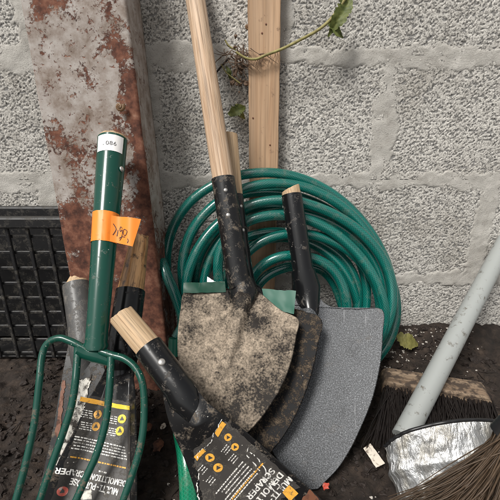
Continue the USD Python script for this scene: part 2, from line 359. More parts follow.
def enamel(name, color, rough, dust, amt, scale=40.0, fleck=0.0, spec=0.5, bumps=0.0006, dustrough=0.8, soft=0.12, bare=False, nr=0.66, w2=None):
    w2 = (0.3 if nr > 0.7 else 0.12) if w2 is None else w2
    """Painted steel with dust or mud lying on it and a few flecks."""
    look(name, {
        'bs': ('separate_xyz', {}), 'bm': ('math', {'math_type': 'multiply_add', 'value2': -30.0 if bare else 0.0}),
        'co': ('attribute', {'attribute': 'rest'}), 'n': nz(scale, 11 if nr > 0.7 else 8, nr, 0.3), 'n2': nz(scale * 7, 4, 0.6), 'ad': ('math', {'math_type': 'multiply_add', 'value2': w2}),
        'mk': ('map_range', {'clamp': True, 'from_min': amt + w2 / 2, 'from_max': amt + w2 / 2 + soft}), 'dc': nz(scale * 2.3, 5), 'dr': ramp((0.3, tuple(x * 0.55 for x in dust)), (0.7, dust)),
        'fl': ('voronoi_texture', {'scale': 330.0}), 'fc': ('rgb_to_bw', {}), 'fm': ('math', {'math_type': 'less_than', 'value2': 0.0022}), 'fw': ('math', {'math_type': 'less_than', 'value2': fleck}), 'fx': ('math', {'math_type': 'multiply'}), 'fd': ('math', {'math_type': 'less_than', 'value2': 0.20}),
        'm': ('mix_color', {'a': color}), 'm2': ('mix_color', {'b': (0.42, 0.40, 0.36)}), 'ro': ('map_range', {'clamp': True, 'to_min': rough, 'to_max': dustrough}),
        'rn': nz(scale * 0.6, 4), 'bn': nz(30.0, 1), 'hs': ('math', {'math_type': 'multiply_add', 'value2': 0.10}), 'bump': ('bump', {'strength': 0.45, 'distance': bumps}), 'p': ('principled_bsdf', {'specular_ior_level': spec})},
        [('co.vector', 'n.vector'), ('co.vector', 'n2.vector'), ('co.vector', 'dc.vector'), ('co.vector', 'fl.vector'), ('co.vector', 'bn.vector'), ('n2.fac', 'ad.value1'), ('n.fac', 'ad.value3'), ('co.vector', 'bs.vector'), ('bs.z', 'bm.value1'), ('ad.value', 'bm.value3'), ('bm.value', 'mk.value'),
         ('dc.fac', 'dr.fac'), ('mk.result', 'm.fac'), ('dr.color', 'm.b'), ('fl.color', 'fc.color'), ('fc.val', 'fw.value1'), ('fl.distance', 'fd.value1'), ('fw.value', 'fx.value1'), ('fd.value', 'fx.value2'),
         ('fx.value', 'm2.fac'), ('m.result', 'm2.a'), ('m2.result', 'p.base_color'), ('mk.result', 'ro.value'), ('ro.result', 'p.roughness'), ('bn.fac', 'hs.value1'), ('mk.result', 'hs.value3'), ('hs.value', 'bump.height'), ('bump.normal', 'p.normal')])
MUD = (0.55, 0.45, 0.345)
enamel('green_enamel', (0.004, 0.052, 0.036), 0.17, (0.10, 0.105, 0.075), 0.60, 70.0, 0.10, 0.55, 0.0004, 0.7, 0.10, False, 0.76, 0.25)
enamel('soiled_green', (0.004, 0.052, 0.036), 0.24, (0.13, 0.10, 0.07), 0.545, 60.0, 0.10, 0.5, 0.0006, 0.8, 0.10, False, 0.76, 0.3)
enamel('black_enamel', (0.005, 0.0053, 0.006), 0.22, (0.11, 0.092, 0.075), 0.57, 60.0, 0.06, 0.45, 0.0005, 0.75, 0.10, False, 0.74, 0.25)
enamel('scuffed_black', (0.006, 0.006, 0.0065), 0.28, (0.17, 0.135, 0.10), 0.53, 70.0, 0.06, 0.45, 0.0006, 0.8, 0.12, False, 0.74, 0.28)
enamel('grey_black', (0.06, 0.059, 0.058), 0.42, (0.15, 0.135, 0.12), 0.50, 60.0, 0.04, 0.45, 0.0006, 0.8, 0.15, False, 0.74, 0.3)
enamel('muddy_blade', (0.022, 0.019, 0.017), 0.6, MUD, 0.30, 55.0, 0.0, 0.1, 0.0020, 0.92, 0.36, True, 0.80, 0.55)
enamel('dark_muddy_blade', (0.006, 0.006, 0.007), 0.55, (0.27, 0.20, 0.135), 0.485, 70.0, 0.04, 0.12, 0.0010, 0.9, 0.30, False, 0.78, 0.45)
enamel('label_black', (0.040, 0.036, 0.033), 0.5, (0.16, 0.145, 0.12), 0.525, 75.0, 0.12, 0.4, 0.0004, 0.8, 0.14, False, 0.78, 0.35)
enamel('rusty_edge', (0.15, 0.058, 0.03), 0.6, (0.07, 0.03, 0.02), 0.5, 80.0)
look('hammertone', {
    'co': ('attribute', {'attribute': 'rest'}), 'n': nz(680.0, 4, 0.65, 0.5), 'r': ramp((0.34, g(0.012)), (0.45, (0.044, 0.047, 0.052)), (0.56, (0.090, 0.095, 0.103)), (0.70, (0.28, 0.29, 0.305))),
    'n2': nz(24.0, 8, 0.7), 'r2': ramp((0.30, g(0.5)), (0.44, g(0.92)), (0.6, g(1.02)), (0.72, g(1.2))), 'm': ('mix_color', {'blend_type': 'multiply', 'fac': 1.0}), 'bump': ('bump', {'strength': 0.4, 'distance': 0.0007}),
    'mp': ('mapping', {'scale': (1, 0.05, 1), 'rotation': (0, 0, 0.35)}), 'sc': nz(260.0, 4, 0.7), 'scm': ('map_range', {'clamp': True, 'from_min': 0.64, 'from_max': 0.72, 'to_max': 0.55}), 'ms': ('mix_color', {'b': (0.26, 0.265, 0.275)}),
    'so': nz(16.0, 9, 0.75), 'som': ('map_range', {'clamp': True, 'from_min': 0.56, 'from_max': 0.74, 'to_max': 0.6}), 'mo': ('mix_color', {'b': (0.10, 0.078, 0.058)}),
    'p': ('principled_bsdf', {'roughness': 0.5, 'metallic': 0.1, 'specular_ior_level': 0.35})},
    [('co.vector', 'n.vector'), ('n.fac', 'r.fac'), ('co.vector', 'n2.vector'), ('n2.fac', 'r2.fac'), ('r.color', 'm.a'), ('r2.color', 'm.b'), ('co.vector', 'mp.vector'), ('mp.vector', 'sc.vector'), ('sc.fac', 'scm.value'), ('m.result', 'ms.a'), ('scm.result', 'ms.fac'),
     ('co.vector', 'so.vector'), ('so.fac', 'som.value'), ('ms.result', 'mo.a'), ('som.result', 'mo.fac'), ('mo.result', 'p.base_color'), ('n.fac', 'bump.height'), ('bump.normal', 'p.normal')])
def braid(name, c_dark, c_light):
    look(name, {
        'co': ('attribute', {'attribute': 'rest'}), 's': ('separate_xyz', {}), 'ta': ('math', {'math_type': 'multiply', 'value2': 2 * math.pi * 14}), 'l1': ('math', {'math_type': 'multiply_add', 'value2': 1150.0}), 'l2': ('math', {'math_type': 'multiply_add', 'value2': -1150.0}),
        'c1': ('math', {'math_type': 'sine'}), 'c2': ('math', {'math_type': 'sine'}), 'mx': ('math', {'math_type': 'maximum'}), 'k': ('map_range', {'clamp': True, 'from_min': 0.55, 'from_max': 0.98}),
        'cv': ('combine_xyz', {'z': 0.0}), 'nn': nz(9.0, 3), 'nr': ramp((0.3, g(0.6)), (0.7, g(1.15))), 'm': ('mix_color', {'a': c_dark, 'b': c_light}), 'ps': ('geometry', {}), 'dn': nz(38.0, 7, 0.7), 'dk': ('map_range', {'clamp': True, 'from_min': 0.54, 'from_max': 0.76, 'to_max': 0.5}), 'md': ('mix_color', {'b': (0.15, 0.135, 0.10)}), 'dr': ('map_range', {'clamp': True, 'from_max': 0.5, 'to_min': 0.2, 'to_max': 0.6}), 'm2': ('mix_color', {'blend_type': 'multiply', 'fac': 1.0}), 'bump': ('bump', {'strength': 0.06, 'distance': 0.0005}),
        'p': ('principled_bsdf', {'roughness': 0.2, 'specular_ior_level': 0.6, 'coat_weight': 0.5, 'coat_roughness': 0.12})},
        [('co.vector', 's.vector'), ('s.x', 'ta.value1'), ('s.y', 'l1.value1'), ('ta.value', 'l1.value3'), ('s.y', 'l2.value1'), ('ta.value', 'l2.value3'), ('l1.value', 'c1.value1'), ('l2.value', 'c2.value1'), ('c1.value', 'mx.value1'), ('c2.value', 'mx.value2'), ('mx.value', 'k.value'),
         ('k.result', 'm.fac'), ('co.vector', 'nn.vector'), ('nn.fac', 'nr.fac'), ('m.result', 'm2.a'), ('nr.color', 'm2.b'), ('ps.position', 'dn.vector'), ('dn.fac', 'dk.value'), ('dk.result', 'md.fac'), ('m2.result', 'md.a'), ('md.result', 'p.base_color'), ('dk.result', 'dr.value'), ('dr.result', 'p.roughness'), ('mx.value', 'bump.height'), ('bump.normal', 'p.normal')])
braid('hose_green', (0.0015, 0.078, 0.064), (0.009, 0.175, 0.143))
braid('hose_bright', (0.004, 0.17, 0.085), (0.012, 0.235, 0.125))
look('soil', {
    'pos': ('geometry', {}), 'a': nz(60.0, 8, 0.65), 'r': ramp((0.3, (0.012, 0.008, 0.006)), (0.5, (0.028, 0.019, 0.014)), (0.66, (0.055, 0.038, 0.028)), (0.8, (0.11, 0.08, 0.06))),
    'w': nz(9.0, 4), 'wr': ramp((0.35, g(0.55)), (0.65, g(1.15))), 'm': ('mix_color', {'blend_type': 'multiply', 'fac': 1.0}), 'b': nz(300.0, 6, 0.65), 'bump': ('bump', {'strength': 0.9, 'distance': 0.004}), 'p': ('principled_bsdf', {'roughness': 0.8, 'specular_ior_level': 0.4})},
    [('pos.position', 'a.vector'), ('a.fac', 'r.fac'), ('pos.position', 'w.vector'), ('w.fac', 'wr.fac'), ('r.color', 'm.a'), ('wr.color', 'm.b'), ('m.result', 'p.base_color'), ('pos.position', 'b.vector'), ('b.fac', 'bump.height'), ('bump.normal', 'p.normal')])
def island(name, rough, *stops, spec=0.4):
    look(name, {'gm': ('geometry', {}), 'r': ramp(*stops), 'n': nz(200.0, 4), 'nr': ramp((0.3, g(0.65)), (0.7, g(1.15))), 'm': ('mix_color', {'blend_type': 'multiply', 'fac': 1.0}), 'p': ('principled_bsdf', {'roughness': rough, 'specular_ior_level': spec})},
         [('gm.random_per_island', 'r.fac'), ('gm.position', 'n.vector'), ('n.fac', 'nr.fac'), ('r.color', 'm.a'), ('nr.color', 'm.b'), ('m.result', 'p.base_color')])
island('litter', 0.75, (0, (0.02, 0.013, 0.01)), (0.5, (0.07, 0.045, 0.032)), (0.8, (0.16, 0.10, 0.065)), (0.93, (0.20, 0.10, 0.07)), (1, (0.38, 0.34, 0.28)))
island('grit', 0.85, (0, (0.45, 0.42, 0.38)), (0.6, (0.60, 0.57, 0.52)), (1, (0.75, 0.73, 0.69)))
island('straw', 0.55, (0, (0.07, 0.045, 0.027)), (0.45, (0.19, 0.13, 0.08)), (0.8, (0.33, 0.245, 0.155)), (1, (0.52, 0.42, 0.29)))
island('dark_bristle', 0.45, (0, (0.012, 0.009, 0.008)), (0.6, (0.045, 0.032, 0.025)), (1, (0.17, 0.12, 0.085)))
island('dry_root', 0.8, (0, (0.14, 0.09, 0.06)), (0.6, (0.28, 0.19, 0.125)), (1, (0.42, 0.31, 0.21)))
def leafy(name, c1, c2):
    look(name, {'co': ('attribute', {'attribute': 'rest'}), 'n': nz(120.0, 5), 'r': ramp((0.3, c1), (0.7, c2)), 'p': ('principled_bsdf', {'roughness': 0.55, 'specular_ior_level': 0.35}), 't': ('translucent_bsdf', {}), 'x': ('mix_closure', {'fac': 0.22})},
         [('co.vector', 'n.vector'), ('n.fac', 'r.fac'), ('r.color', 'p.base_color'), ('r.color', 't.color'), ('p.BSDF', 'x.closure1'), ('t.BSDF', 'x.closure2')], surface='x.closure')
leafy('green_leaf', (0.055, 0.075, 0.018), (0.16, 0.18, 0.05)); leafy('dead_leaf', (0.12, 0.115, 0.03), (0.27, 0.25, 0.08)); leafy('green_stem', (0.20, 0.17, 0.07), (0.42, 0.38, 0.15))
look('foil', {'co': ('attribute', {'attribute': 'rest'}), 'a': nz(75.0, 6, 0.6, 1.2), 'mp': ('mapping', {'scale': (1, 1, 0.45)}), 'b': nz(220.0, 5, 0.6), 'ad': ('math', {'math_type': 'multiply_add', 'value2': 0.4}), 'bump': ('bump', {'strength': 0.75, 'distance': 0.005}),
     'd': nz(40.0, 6), 'dr': ramp((0.40, (0.66, 0.67, 0.68)), (0.65, (0.40, 0.38, 0.34))), 'rr': ('map_range', {'clamp': True, 'from_min': 0.5, 'from_max': 0.75, 'to_min': 0.3, 'to_max': 0.6}), 'p': ('principled_bsdf', {'metallic': 0.85})},
     [('co.vector', 'mp.vector'), ('mp.vector', 'a.vector'), ('mp.vector', 'b.vector'), ('b.fac', 'ad.value1'), ('a.fac', 'ad.value3'), ('ad.value', 'bump.height'), ('bump.normal', 'p.normal'), ('co.vector', 'd.vector'), ('d.fac', 'dr.fac'), ('dr.color', 'p.base_color'), ('d.fac', 'rr.value'), ('rr.result', 'p.roughness')])
enamel('grey_pole', (0.29, 0.305, 0.297), 0.42, (0.13, 0.115, 0.09), 0.575, 70.0, 0.08)
plain('rivet_steel', (0.62, 0.60, 0.57), 0.32, 0.85)
plain('white_paper', (0.80, 0.79, 0.78), 0.6); plain('print_grey', (0.22, 0.22, 0.23), 0.6); plain('ink', (0.025, 0.02, 0.03), 0.5)
enamel('orange_tape', (0.86, 0.235, 0.025), 0.42, (0.70, 0.21, 0.04), 0.62, 80.0, 0, 0.45, 0.0004)
enamel('label_white', (0.66, 0.65, 0.62), 0.5, (0.10, 0.09, 0.08), 0.53, 170.0, 0, 0.4, 0.0002, 0.8, 0.08, False, 0.66, 0.3)
enamel('label_yellow', (0.74, 0.55, 0.03), 0.5, (0.16, 0.13, 0.07), 0.55, 160.0, 0, 0.4, 0.0002, 0.8, 0.1, False, 0.76, 0.3)
enamel('label_orange', (0.70, 0.35, 0.05), 0.5, (0.14, 0.10, 0.06), 0.54, 160.0, 0, 0.4, 0.0002, 0.8, 0.1, False, 0.76, 0.3)
enamel('label_red', (0.45, 0.07, 0.045), 0.5, (0.45, 0.4, 0.36), 0.56, 140.0, 0, 0.4, 0.0002)
enamel('torn_label', (0.60, 0.575, 0.52), 0.7, (0.05, 0.042, 0.036), 0.46, 75.0, 0, 0.3, 0.0006)
plain('green_plastic', (0.012, 0.13, 0.085), 0.35); enamel('green_strip', (0.004, 0.045, 0.026), 0.4, (0.13, 0.11, 0.08), 0.60, 70.0)
look('clear_green_plastic', {'p': ('principled_bsdf', {'base_color': (0.010, 0.115, 0.072), 'roughness': 0.5, 'transmission_weight': 0.3, 'thin_wall': 1})}, [])
enamel('black_plastic', (0.012, 0.012, 0.013), 0.45, (0.10, 0.09, 0.075), 0.50, 50.0, 0.0, 0.4, 0.0004, 0.85, 0.2, False, 0.74, 0.3)
enamel('tag_card', (0.62, 0.56, 0.48), 0.7, (0.10, 0.055, 0.035), 0.52, 110.0, 0, 0.3)
enamel('snail_shell', (0.16, 0.09, 0.045), 0.4, (0.35, 0.24, 0.14), 0.5, 300.0)
plain('black_rubber', (0.012, 0.012, 0.013), 0.4)

# ------------------------------------------------------------------ ground
def axis_grid(lo, hi, step, far):
    inner = np.arange(lo, hi + 1e-6, step); out = [0.02, 0.06, 0.15, 0.4, 1.0, 2.0, far]
    return np.concatenate([[lo - x for x in out[::-1]], inner, [hi + x for x in out]])
def ground_z(x, y):
    p = np.stack([x, y, np.zeros_like(x)], -1)
    h = (fbm(p * 22, 5, 3) - 0.5) * 0.022 + (fbm(p * 80, 4, 9) - 0.5) * 0.014
    heap = 0.028 * np.exp(-((y + 0.02) / 0.06) ** 2) * np.clip((x + 0.1) / 0.2, 0, 1)
    return h + heap - 0.004
gx, gy = axis_grid(-0.62, 0.62, 0.004, 5.0), np.concatenate([[-7.0, -4.0, -2.5, -1.6, -1.1, -0.8], np.arange(-0.64, 0.0601, 0.004)])
X, Y = np.meshgrid(gx, gy); Z = ground_z(X, Y)
v = np.stack([X, Y, Z], -1).reshape(-1, 3); f = grid_faces(len(gy), len(gx), True); n = normals(v, f)
if n[:, 2].mean() < 0: f = f[:, ::-1]; n = -n
put(None, 'ground', (v, f, None, n), 'soil', 'dark bare soil littered with chips in front of the wall', 'ground', kind='structure')

# ------------------------------------------------------------------ block wall
wall = thing('block_wall', 'grey rough concrete block wall with wide smeared mortar joints behind the tools', 'wall', (0, 0, 0))
courses = [(-0.09, 0.134), (0.134, 0.352), (0.352, 0.576), (0.576, 0.80), (0.80, 1.02)]
joint_x = {0: 0.258, 1: 0.04, 2: 0.258, 3: 0.055, 4: 0.258}
def joint_band(x, z):
    """>0 inside the smeared joint; uneven borders"""
    p = np.stack([x, 0 * x, z], -1)
    wob = (fbm(p * 9, 3, 21) - 0.5) * 0.032 + (fbm(p * 60, 3, 22) - 0.5) * 0.012
    out = np.full(x.shape, -1.0)
    for (z0, z1) in courses: out = np.maximum(out, 0.025 - np.abs(z - z1) + wob)
    for i, (z0, z1) in enumerate(courses):
        inside = (z >= z0) & (z < z1)
        dx = np.abs((x - joint_x[i] + 0.225) % 0.45 - 0.225)
        out = np.where(inside, np.maximum(out, 0.0255 - dx + wob), out)
    return out
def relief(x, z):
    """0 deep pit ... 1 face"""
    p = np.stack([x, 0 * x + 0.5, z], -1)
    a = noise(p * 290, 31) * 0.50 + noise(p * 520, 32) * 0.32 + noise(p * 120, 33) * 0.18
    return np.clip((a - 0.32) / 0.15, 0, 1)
for i, (z0, z1) in enumerate(courses):
    for k in range(-5, 5):
        c = joint_x[i] + 0.225 + 0.45 * k; x0, x1 = c - 0.2245, c + 0.2245
        if x1 < -1.9 or x0 > 1.7: continue
        corners = [topx((x, 0, z)) for x in (x0, x1) for z in (z0, z1)]
        seen = max(a for a, b in corners) > 0 and min(a for a, b in corners) < 500 and max(b for a, b in corners) > 0 and i < 4
        st = 0.0013 if seen else 0.007
        xs, zs = np.linspace(x0, x1, int((x1 - x0) / st)), np.linspace(z0 + 0.0005, z1 - 0.0005, int((z1 - z0) / st))
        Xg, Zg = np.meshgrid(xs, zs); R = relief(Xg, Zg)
        edge = np.minimum(np.minimum(Xg - x0, x1 - Xg), np.minimum(Zg - z0, z1 - Zg))
        Yg = 0.0013 * (1 - R) - 0.0012 * (fbm(np.stack([Xg, 0 * Xg, Zg], -1) * 40, 2, 5) - 0.5) + np.where(edge < 0.003, 0.008, 0)
        v = np.stack([Xg, Yg, Zg], -1).reshape(-1, 3); f = grid_faces(len(zs), len(xs)); n = normals(v, f)
        if n[:, 1].mean() > 0: f = f[:, ::-1]; n = -n
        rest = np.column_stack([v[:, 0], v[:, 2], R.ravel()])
        # the body of the block behind its face
        box = trimesh.creation.box(extents=[x1 - x0, 0.09, z1 - z0 - 0.001]); box.apply_translation([(x0 + x1) / 2, 0.057, (z0 + z1) / 2])
        bv, bf, _, bn = tm(box)
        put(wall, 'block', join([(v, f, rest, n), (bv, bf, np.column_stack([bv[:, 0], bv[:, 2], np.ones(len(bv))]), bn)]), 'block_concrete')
xs, zs = np.concatenate([np.arange(-1.9, -0.66, 0.010), np.arange(-0.66, 0.66, 0.0035), np.arange(0.66, 1.75, 0.010)]), np.arange(-0.09, 1.02, 0.0035)
Xg, Zg = np.meshgrid(xs, zs); J = joint_band(Xg, Zg)
P3 = np.stack([Xg, 0 * Xg, Zg], -1)
k = np.clip((J + 0.016 * (fbm(P3 * 130, 3, 44) - 0.5)) / 0.012 + 0.3, 0, 1); k = k * k * (3 - 2 * k)
Yg = 0.0095 - 0.0100 * k + (fbm(P3 * 55, 4, 41) - 0.5) * 0.0030 + (fbm(P3 * 11, 2, 42) - 0.5) * 0.0022
v = np.stack([Xg, Yg, Zg], -1).reshape(-1, 3); f = grid_faces(len(zs), len(xs)); keep = (k.ravel()[f].max(1) > 0.001); f = f[keep]
n = normals(v, f)
if n[:, 1].mean() > 0: f = f[:, ::-1]; n = -n
put(wall, 'mortar', (v, f, None, n), 'mortar')

# ------------------------------------------------------------------ timber batten on the wall
def batten():
    t = thing('timber_batten', 'pale sawn timber batten fixed upright to the block wall behind the hose', 'batten', (0.025, -0.016, 0))
    x0, x1 = at(248, 90, -0.028)[0], at(279, 90, -0.028)[0]; zs = np.linspace(-0.02, 0.95, 160)
    prof = [(x0, -0.004), (x0, -0.0265), (x0 + 0.0015, -0.028), (x1 - 0.0015, -0.028), (x1, -0.0265), (x1, -0.004)]
    V = []
    for z in zs:
        for j, (x, y) in enumerate(prof):
            q = np.array([x * 30 + j, y * 30, z * 30]); V.append((x + 0.0016 * (fbm(q[None] * 1.3, 2, 3)[0] - 0.5) + 0.002 * math.sin(z * 5), y, z))
    V = np.array(V); np_ = len(prof); F = []
    for i in range(len(zs) - 1):
        for j in range(np_ - 1):
            a = i * np_ + j; F += [[a, a + 1, a + np_ + 1], [a, a + np_ + 1, a + np_]]
    F = np.array(F); V2 = V[F].reshape(-1, 3); F2 = np.arange(len(V2)).reshape(-1, 3); n = normals(V2, F2)
    if (n[:, 1].mean()) > 0: F2 = F2[:, ::-1]; n = -n
    put(t, 'board', (V2, F2, V2, n), 'pine_batten')
    for px, py in ((253, 118), (262, 33), (270, 145), (266, 24)):
        p = at(px, py, -0.0285); put(t, 'nail_head', dome_mesh(p, (0, -1, 0), 0.0016, 0.0006, 10), 'rusty_edge')
batten()

# ------------------------------------------------------------------ rusty steel channel
def channel():
    T, Bm = at(126, 0, -0.11), at(173, 392, -0.185)
    ax = (T - Bm) / np.linalg.norm(T - Bm); Bm = Bm - ax * 0.03; T = T + ax * 0.22; H = np.linalg.norm(T - Bm)
    rgt = np.array([1.0, 0, 0]) - ax * ax[0]; rgt /= np.linalg.norm(rgt); fr = np.cross(rgt, ax)
    if fr[1] > 0: fr = -fr
    t = thing('steel_channel', 'rusty steel channel with flaking grey paint leaning on the wall at left', 'steel channel', Bm)
    W, dpt = 0.155, 0.085
    def strip(prof, nz_, kind):
        prof = np.array(prof); zs = np.linspace(0, H, nz_)
        V = Bm + prof[None, :, :1] * rgt + prof[None, :, 1:2] * fr + zs[:, None, None] * ax
        U = prof[None, :, 0] * np.ones((nz_, 1)); D = prof[None, :, 1] * np.ones((nz_, 1)); Zz = zs[:, None] * np.ones((1, len(prof)))
        f = grid_faces(nz_, len(prof)); 
        q = np.stack([U, D, Zz], -1)
        # how much of the coat has gone: more along the right-hand edge and lower down
        if kind == 'front':
            e = np.clip(1 - np.abs(-U) / 0.03, 0, 1); hh = Zz / H
            w = 0.005 + 0.15 * e * np.clip((0.72 - hh) / 0.08, 0, 1) + 0.28 * np.clip((0.50 - hh) / 0.22, 0, 1) + 0.10 * (fbm(q * 14, 3, 61) - 0.5) * 2
            w += 0.19 * np.exp(-((U + 0.026 - 0.02 * np.clip((0.70 - hh) / 0.1, 0, 1)) / 0.010) ** 2) * np.clip((0.71 - hh) / 0.02, 0, 1) * np.clip((hh - 0.4) / 0.1, 0, 1)
        else:
            hh = Zz / H; w = -0.07 + 0.08 * (fbm(q * 20, 3, 62) - 0.5) * 2 + 0.2 * np.clip((0.5 - hh) / 0.2, 0, 1)
        n = normals(V.reshape(-1, 3), f)
        V = V + (n.reshape(V.shape) * ((fbm(q * 18, 2, 66) - 0.5) * 0.0022  )[..., None])
        V = V.reshape(-1, 3); n = normals(V, f)
        return V, f, np.column_stack([U.ravel(), D.ravel(), w.ravel()]), n
    # front plate from left to right, rounded at the corner, then the return flange going back
    xs = np.linspace(-W, -0.004, 52)
    front = strip([(-W, -0.009), (-W, -0.001)] + [(x, 0.0) for x in xs] + [(-0.0012, -0.0012), (0, -0.004)], 330, 'front')
    side = strip([(0, -0.004)] + [(0, -y) for y in np.linspace(0.007, dpt - 0.006, 24)] + [(0.0005, -dpt), (-0.010, -dpt), (-0.010, -0.012)], 250, 'side')
    back = strip([(-0.010, -0.0095), (-W, -0.009)], 2, 'side')
    for m, nm in ((front, 'web_plate'), (side, 'flange'), (back, 'inner_face')):
        v, f, r, n = m
        c = fr if nm == 'web_plate' else rgt if nm == 'flange' else -fr
        if n.mean(0) @ c < 0: f = f[:, ::-1]; n = -n
        put(t, nm, (v, f, r, n), 'flaking_steel')
    return fr
CH_FR = channel()

def snail(name, c, nrm, r, label):
    nrm = np.asarray(nrm, float) / np.linalg.norm(nrm); a = np.cross(nrm, [0, 0, 1]); a /= np.linalg.norm(a); b = np.cross(nrm, a)
    th = np.linspace(0, 5.2 * np.pi, 70); g_ = (th / th[-1]) ** 1.4
    pts = np.array([c + (a * math.cos(x) + b * math.sin(x)) * r * 0.62 * k_ + nrm * (r * 0.75 * (1 - k_) + r * 0.25) for x, k_ in zip(th, g_)])
    m = tube(pts, np.maximum(r * 0.42 * g_, r * 0.06), 10)
    put(None, name, m, 'snail_shell', label, 'snail')
snail('snail', at(120.5, 107, -0.134), CH_FR, 0.0085, 'tan snail shell stuck on the flaking grey steel channel')
snail('snail', at(247.5, 27, -0.008), (0, -1, 0.1), 0.006, 'small dark snail shell on the block wall beside the batten')

# ------------------------------------------------------------------ black crate at the far left
def crate():
    x0, x1, y0, y1, z1 = -0.74, -0.315, -0.115, -0.03, 0.30
    t = thing('plastic_crate', 'black lattice plastic crate standing behind the steel channel at far left', 'crate', ((x0 + x1) / 2, -0.07, 0))
    for i in range(12):
        x = x0 + 0.012 + i * (x1 - x0 - 0.024) / 11
        put(t, 'bar', rbox((x - 0.003, y0, 0.012), (x + 0.003, y0 + 0.006, z1 - 0.012), 0.001), 'black_plastic')
    for i in range(9):
        z = 0.02 + i * (z1 - 0.05) / 8
        put(t, 'rail', rbox((x0, y0 + 0.0062, z - 0.003), (x1, y0 + 0.011, z + 0.003), 0.001), 'black_plastic')
    put(t, 'rim', join([rbox((x0 - 0.006, y0 - 0.006, z1 - 0.012), (x1 + 0.006, y0 + 0.012, z1 + 0.008), 0.003), rbox((x0 - 0.006, y1 - 0.01, z1 - 0.012), (x1 + 0.006, y1 + 0.004, z1 + 0.008), 0.003)]), 'black_plastic')
    put(t, 'side_panel', rbox((x1 - 0.004, y0 + 0.012, 0.01), (x1, y1, z1 - 0.012)), 'black_plastic')
    put(t, 'side_panel', rbox((x0, y0 + 0.012, 0.01), (x0 + 0.004, y1, z1 - 0.012)), 'black_plastic')
    put(t, 'back_panel', rbox((x0 + 0.005, y1 - 0.004, 0.01), (x1 - 0.005, y1, z1 - 0.012)), 'black_plastic')
    put(t, 'base_panel', rbox((x0 + 0.005, y0 + 0.012, 0.004), (x1 - 0.005, y1 - 0.005, 0.01)), 'black_plastic')
crate()
# ------------------------------------------------------------------ coiled hose
def hose():
    loops = [  # left, right, top, bottom (photo px), depth shift
        (165, 392, 180, 386, 0.004), (186, 387, 188, 392, -0.012), (182, 384, 197, 384, -0.024), (191, 390, 190, 386, 0.016), (203, 376, 208, 384, -0.006), (189, 372, 202, 376, 0.016),
        (214, 380, 215, 384, -0.026), (197, 362, 226, 372, 0.008), (226, 368, 232, 376, -0.020), (219, 352, 244, 370, 0.014), (236, 346, 252, 380, -0.030), (248, 342, 266, 368, 0.0)]
    loops = [((a + b) / 2, (b - a) / 2, c, d_, e) for a, b, c, d_, e in loops]
    pts = []; N = 40
    for k in range(len(loops)):
        A = np.array(loops[k], float); B = np.array(loops[min(k + 1, len(loops) - 1)], float)
        for i in range(N):
            u = i / N; s = np.clip((u - 0.55) / 0.4, 0, 1); s = s * s * (3 - 2 * s); c, r, top, bot, dy = A * (1 - s) + B * s
            th = -np.pi * 0.5 - 1.9 + 2 * np.pi * u             # starts low on the left
            cy, ry = (top + bot) / 2, (bot - top) / 2
            y = cy + ry * math.sin(th); x = c + r * math.cos(th) + (12.0 + 9.0 * math.sin(k * 2.4)) * (y - 280) / 100
            jig = fbm(np.array([[k * 3.1, u * 3.0, 2.2]]), 2, 5)[0] - 0.5; x += jig * 34; y += (fbm(np.array([[k * 2.7, u * 3.0, 8.2]]), 2, 6)[0] - 0.5) * 24
            dep = -0.052 - 0.118 * np.clip((y - 180) / 205, 0, 1) + dy + 0.03 * (fbm(np.array([[k * 1.9, u * 4.0, 5.5]]), 2, 9)[0] - 0.5)
            p = at(x, y, dep); p[2] = max(p[2], 0.016); pts.append(p)
    pts = np.array(pts)
    lead = np.array([at(176, 338, -0.19), at(183, 322, -0.175), at(177, 300, -0.165), at(168, 278, -0.15), at(162, 262, -0.125)])
    for a in lead: a[2] = max(a[2], 0.014)
    pts = spline(np.vstack([lead, pts[3:]]), 1500)
    t = thing('garden_hose', 'dark green braided garden hose in a big loose coil against the wall', 'hose', (0.03, -0.12, 0))
    put(t, 'tube', tube(pts, 0.0092, 16, hose=True, ref=(0, -1, 0.3)), 'hose_green')
    q = pts[0]; d_ = (pts[0] - pts[6]); d_ /= np.linalg.norm(d_)
    put(t, 'hose_end', tube([q, q + d_ * 0.03], 0.0125, 16), 'green_plastic')
hose()
def hose_piece():
    P = spline([atz(181, 425, 0.075), atz(186, 455, 0.045), atz(189, 490, 0.026), atz(191, 540, 0.014)], 60)
    put(None, 'hose_offcut', tube(P, 0.0125, 24, hose=True), 'hose_bright', 'short bright green hose offcut on the soil under the labelled shovel', 'hose')
hose_piece()

# ------------------------------------------------------------------ shovels
def stub(t, a, b, ra, rb, mat='fresh_wood', rag=0.006, seed=1, slant=None, seg=28):
    """Broken or sawn piece of handle, a = free end"""
    a, b = np.asarray(a), np.asarray(b); L = np.linalg.norm(b - a); pts = a + (b - a) * np.linspace(0, 1, 30)[:, None]
    v, f, r, n = tube(pts, np.linspace(ra, rb, 30), seg, wob=0.04, seed=seed)
    d_ = (b - a) / L
    # uneven free end: the first rings are pulled back by a jagged amount
    amt = np.clip(1 - r[:, 2] / 0.022, 0, 1)
    cut = rag * fbm(np.column_stack([r[:, 0] * 260, r[:, 1] * 260, np.zeros(len(r)) + seed * 3.3]), 3, seed)
    if slant is not None:
        x = (v - a) @ np.asarray(slant, float); cut = cut + np.clip(x / ra, -1, 1) * 0.0055 + 0.004
    v = v + d_ * (cut * amt)[:, None]
    put(t, 'handle_stub', (v, f, r, n), mat)

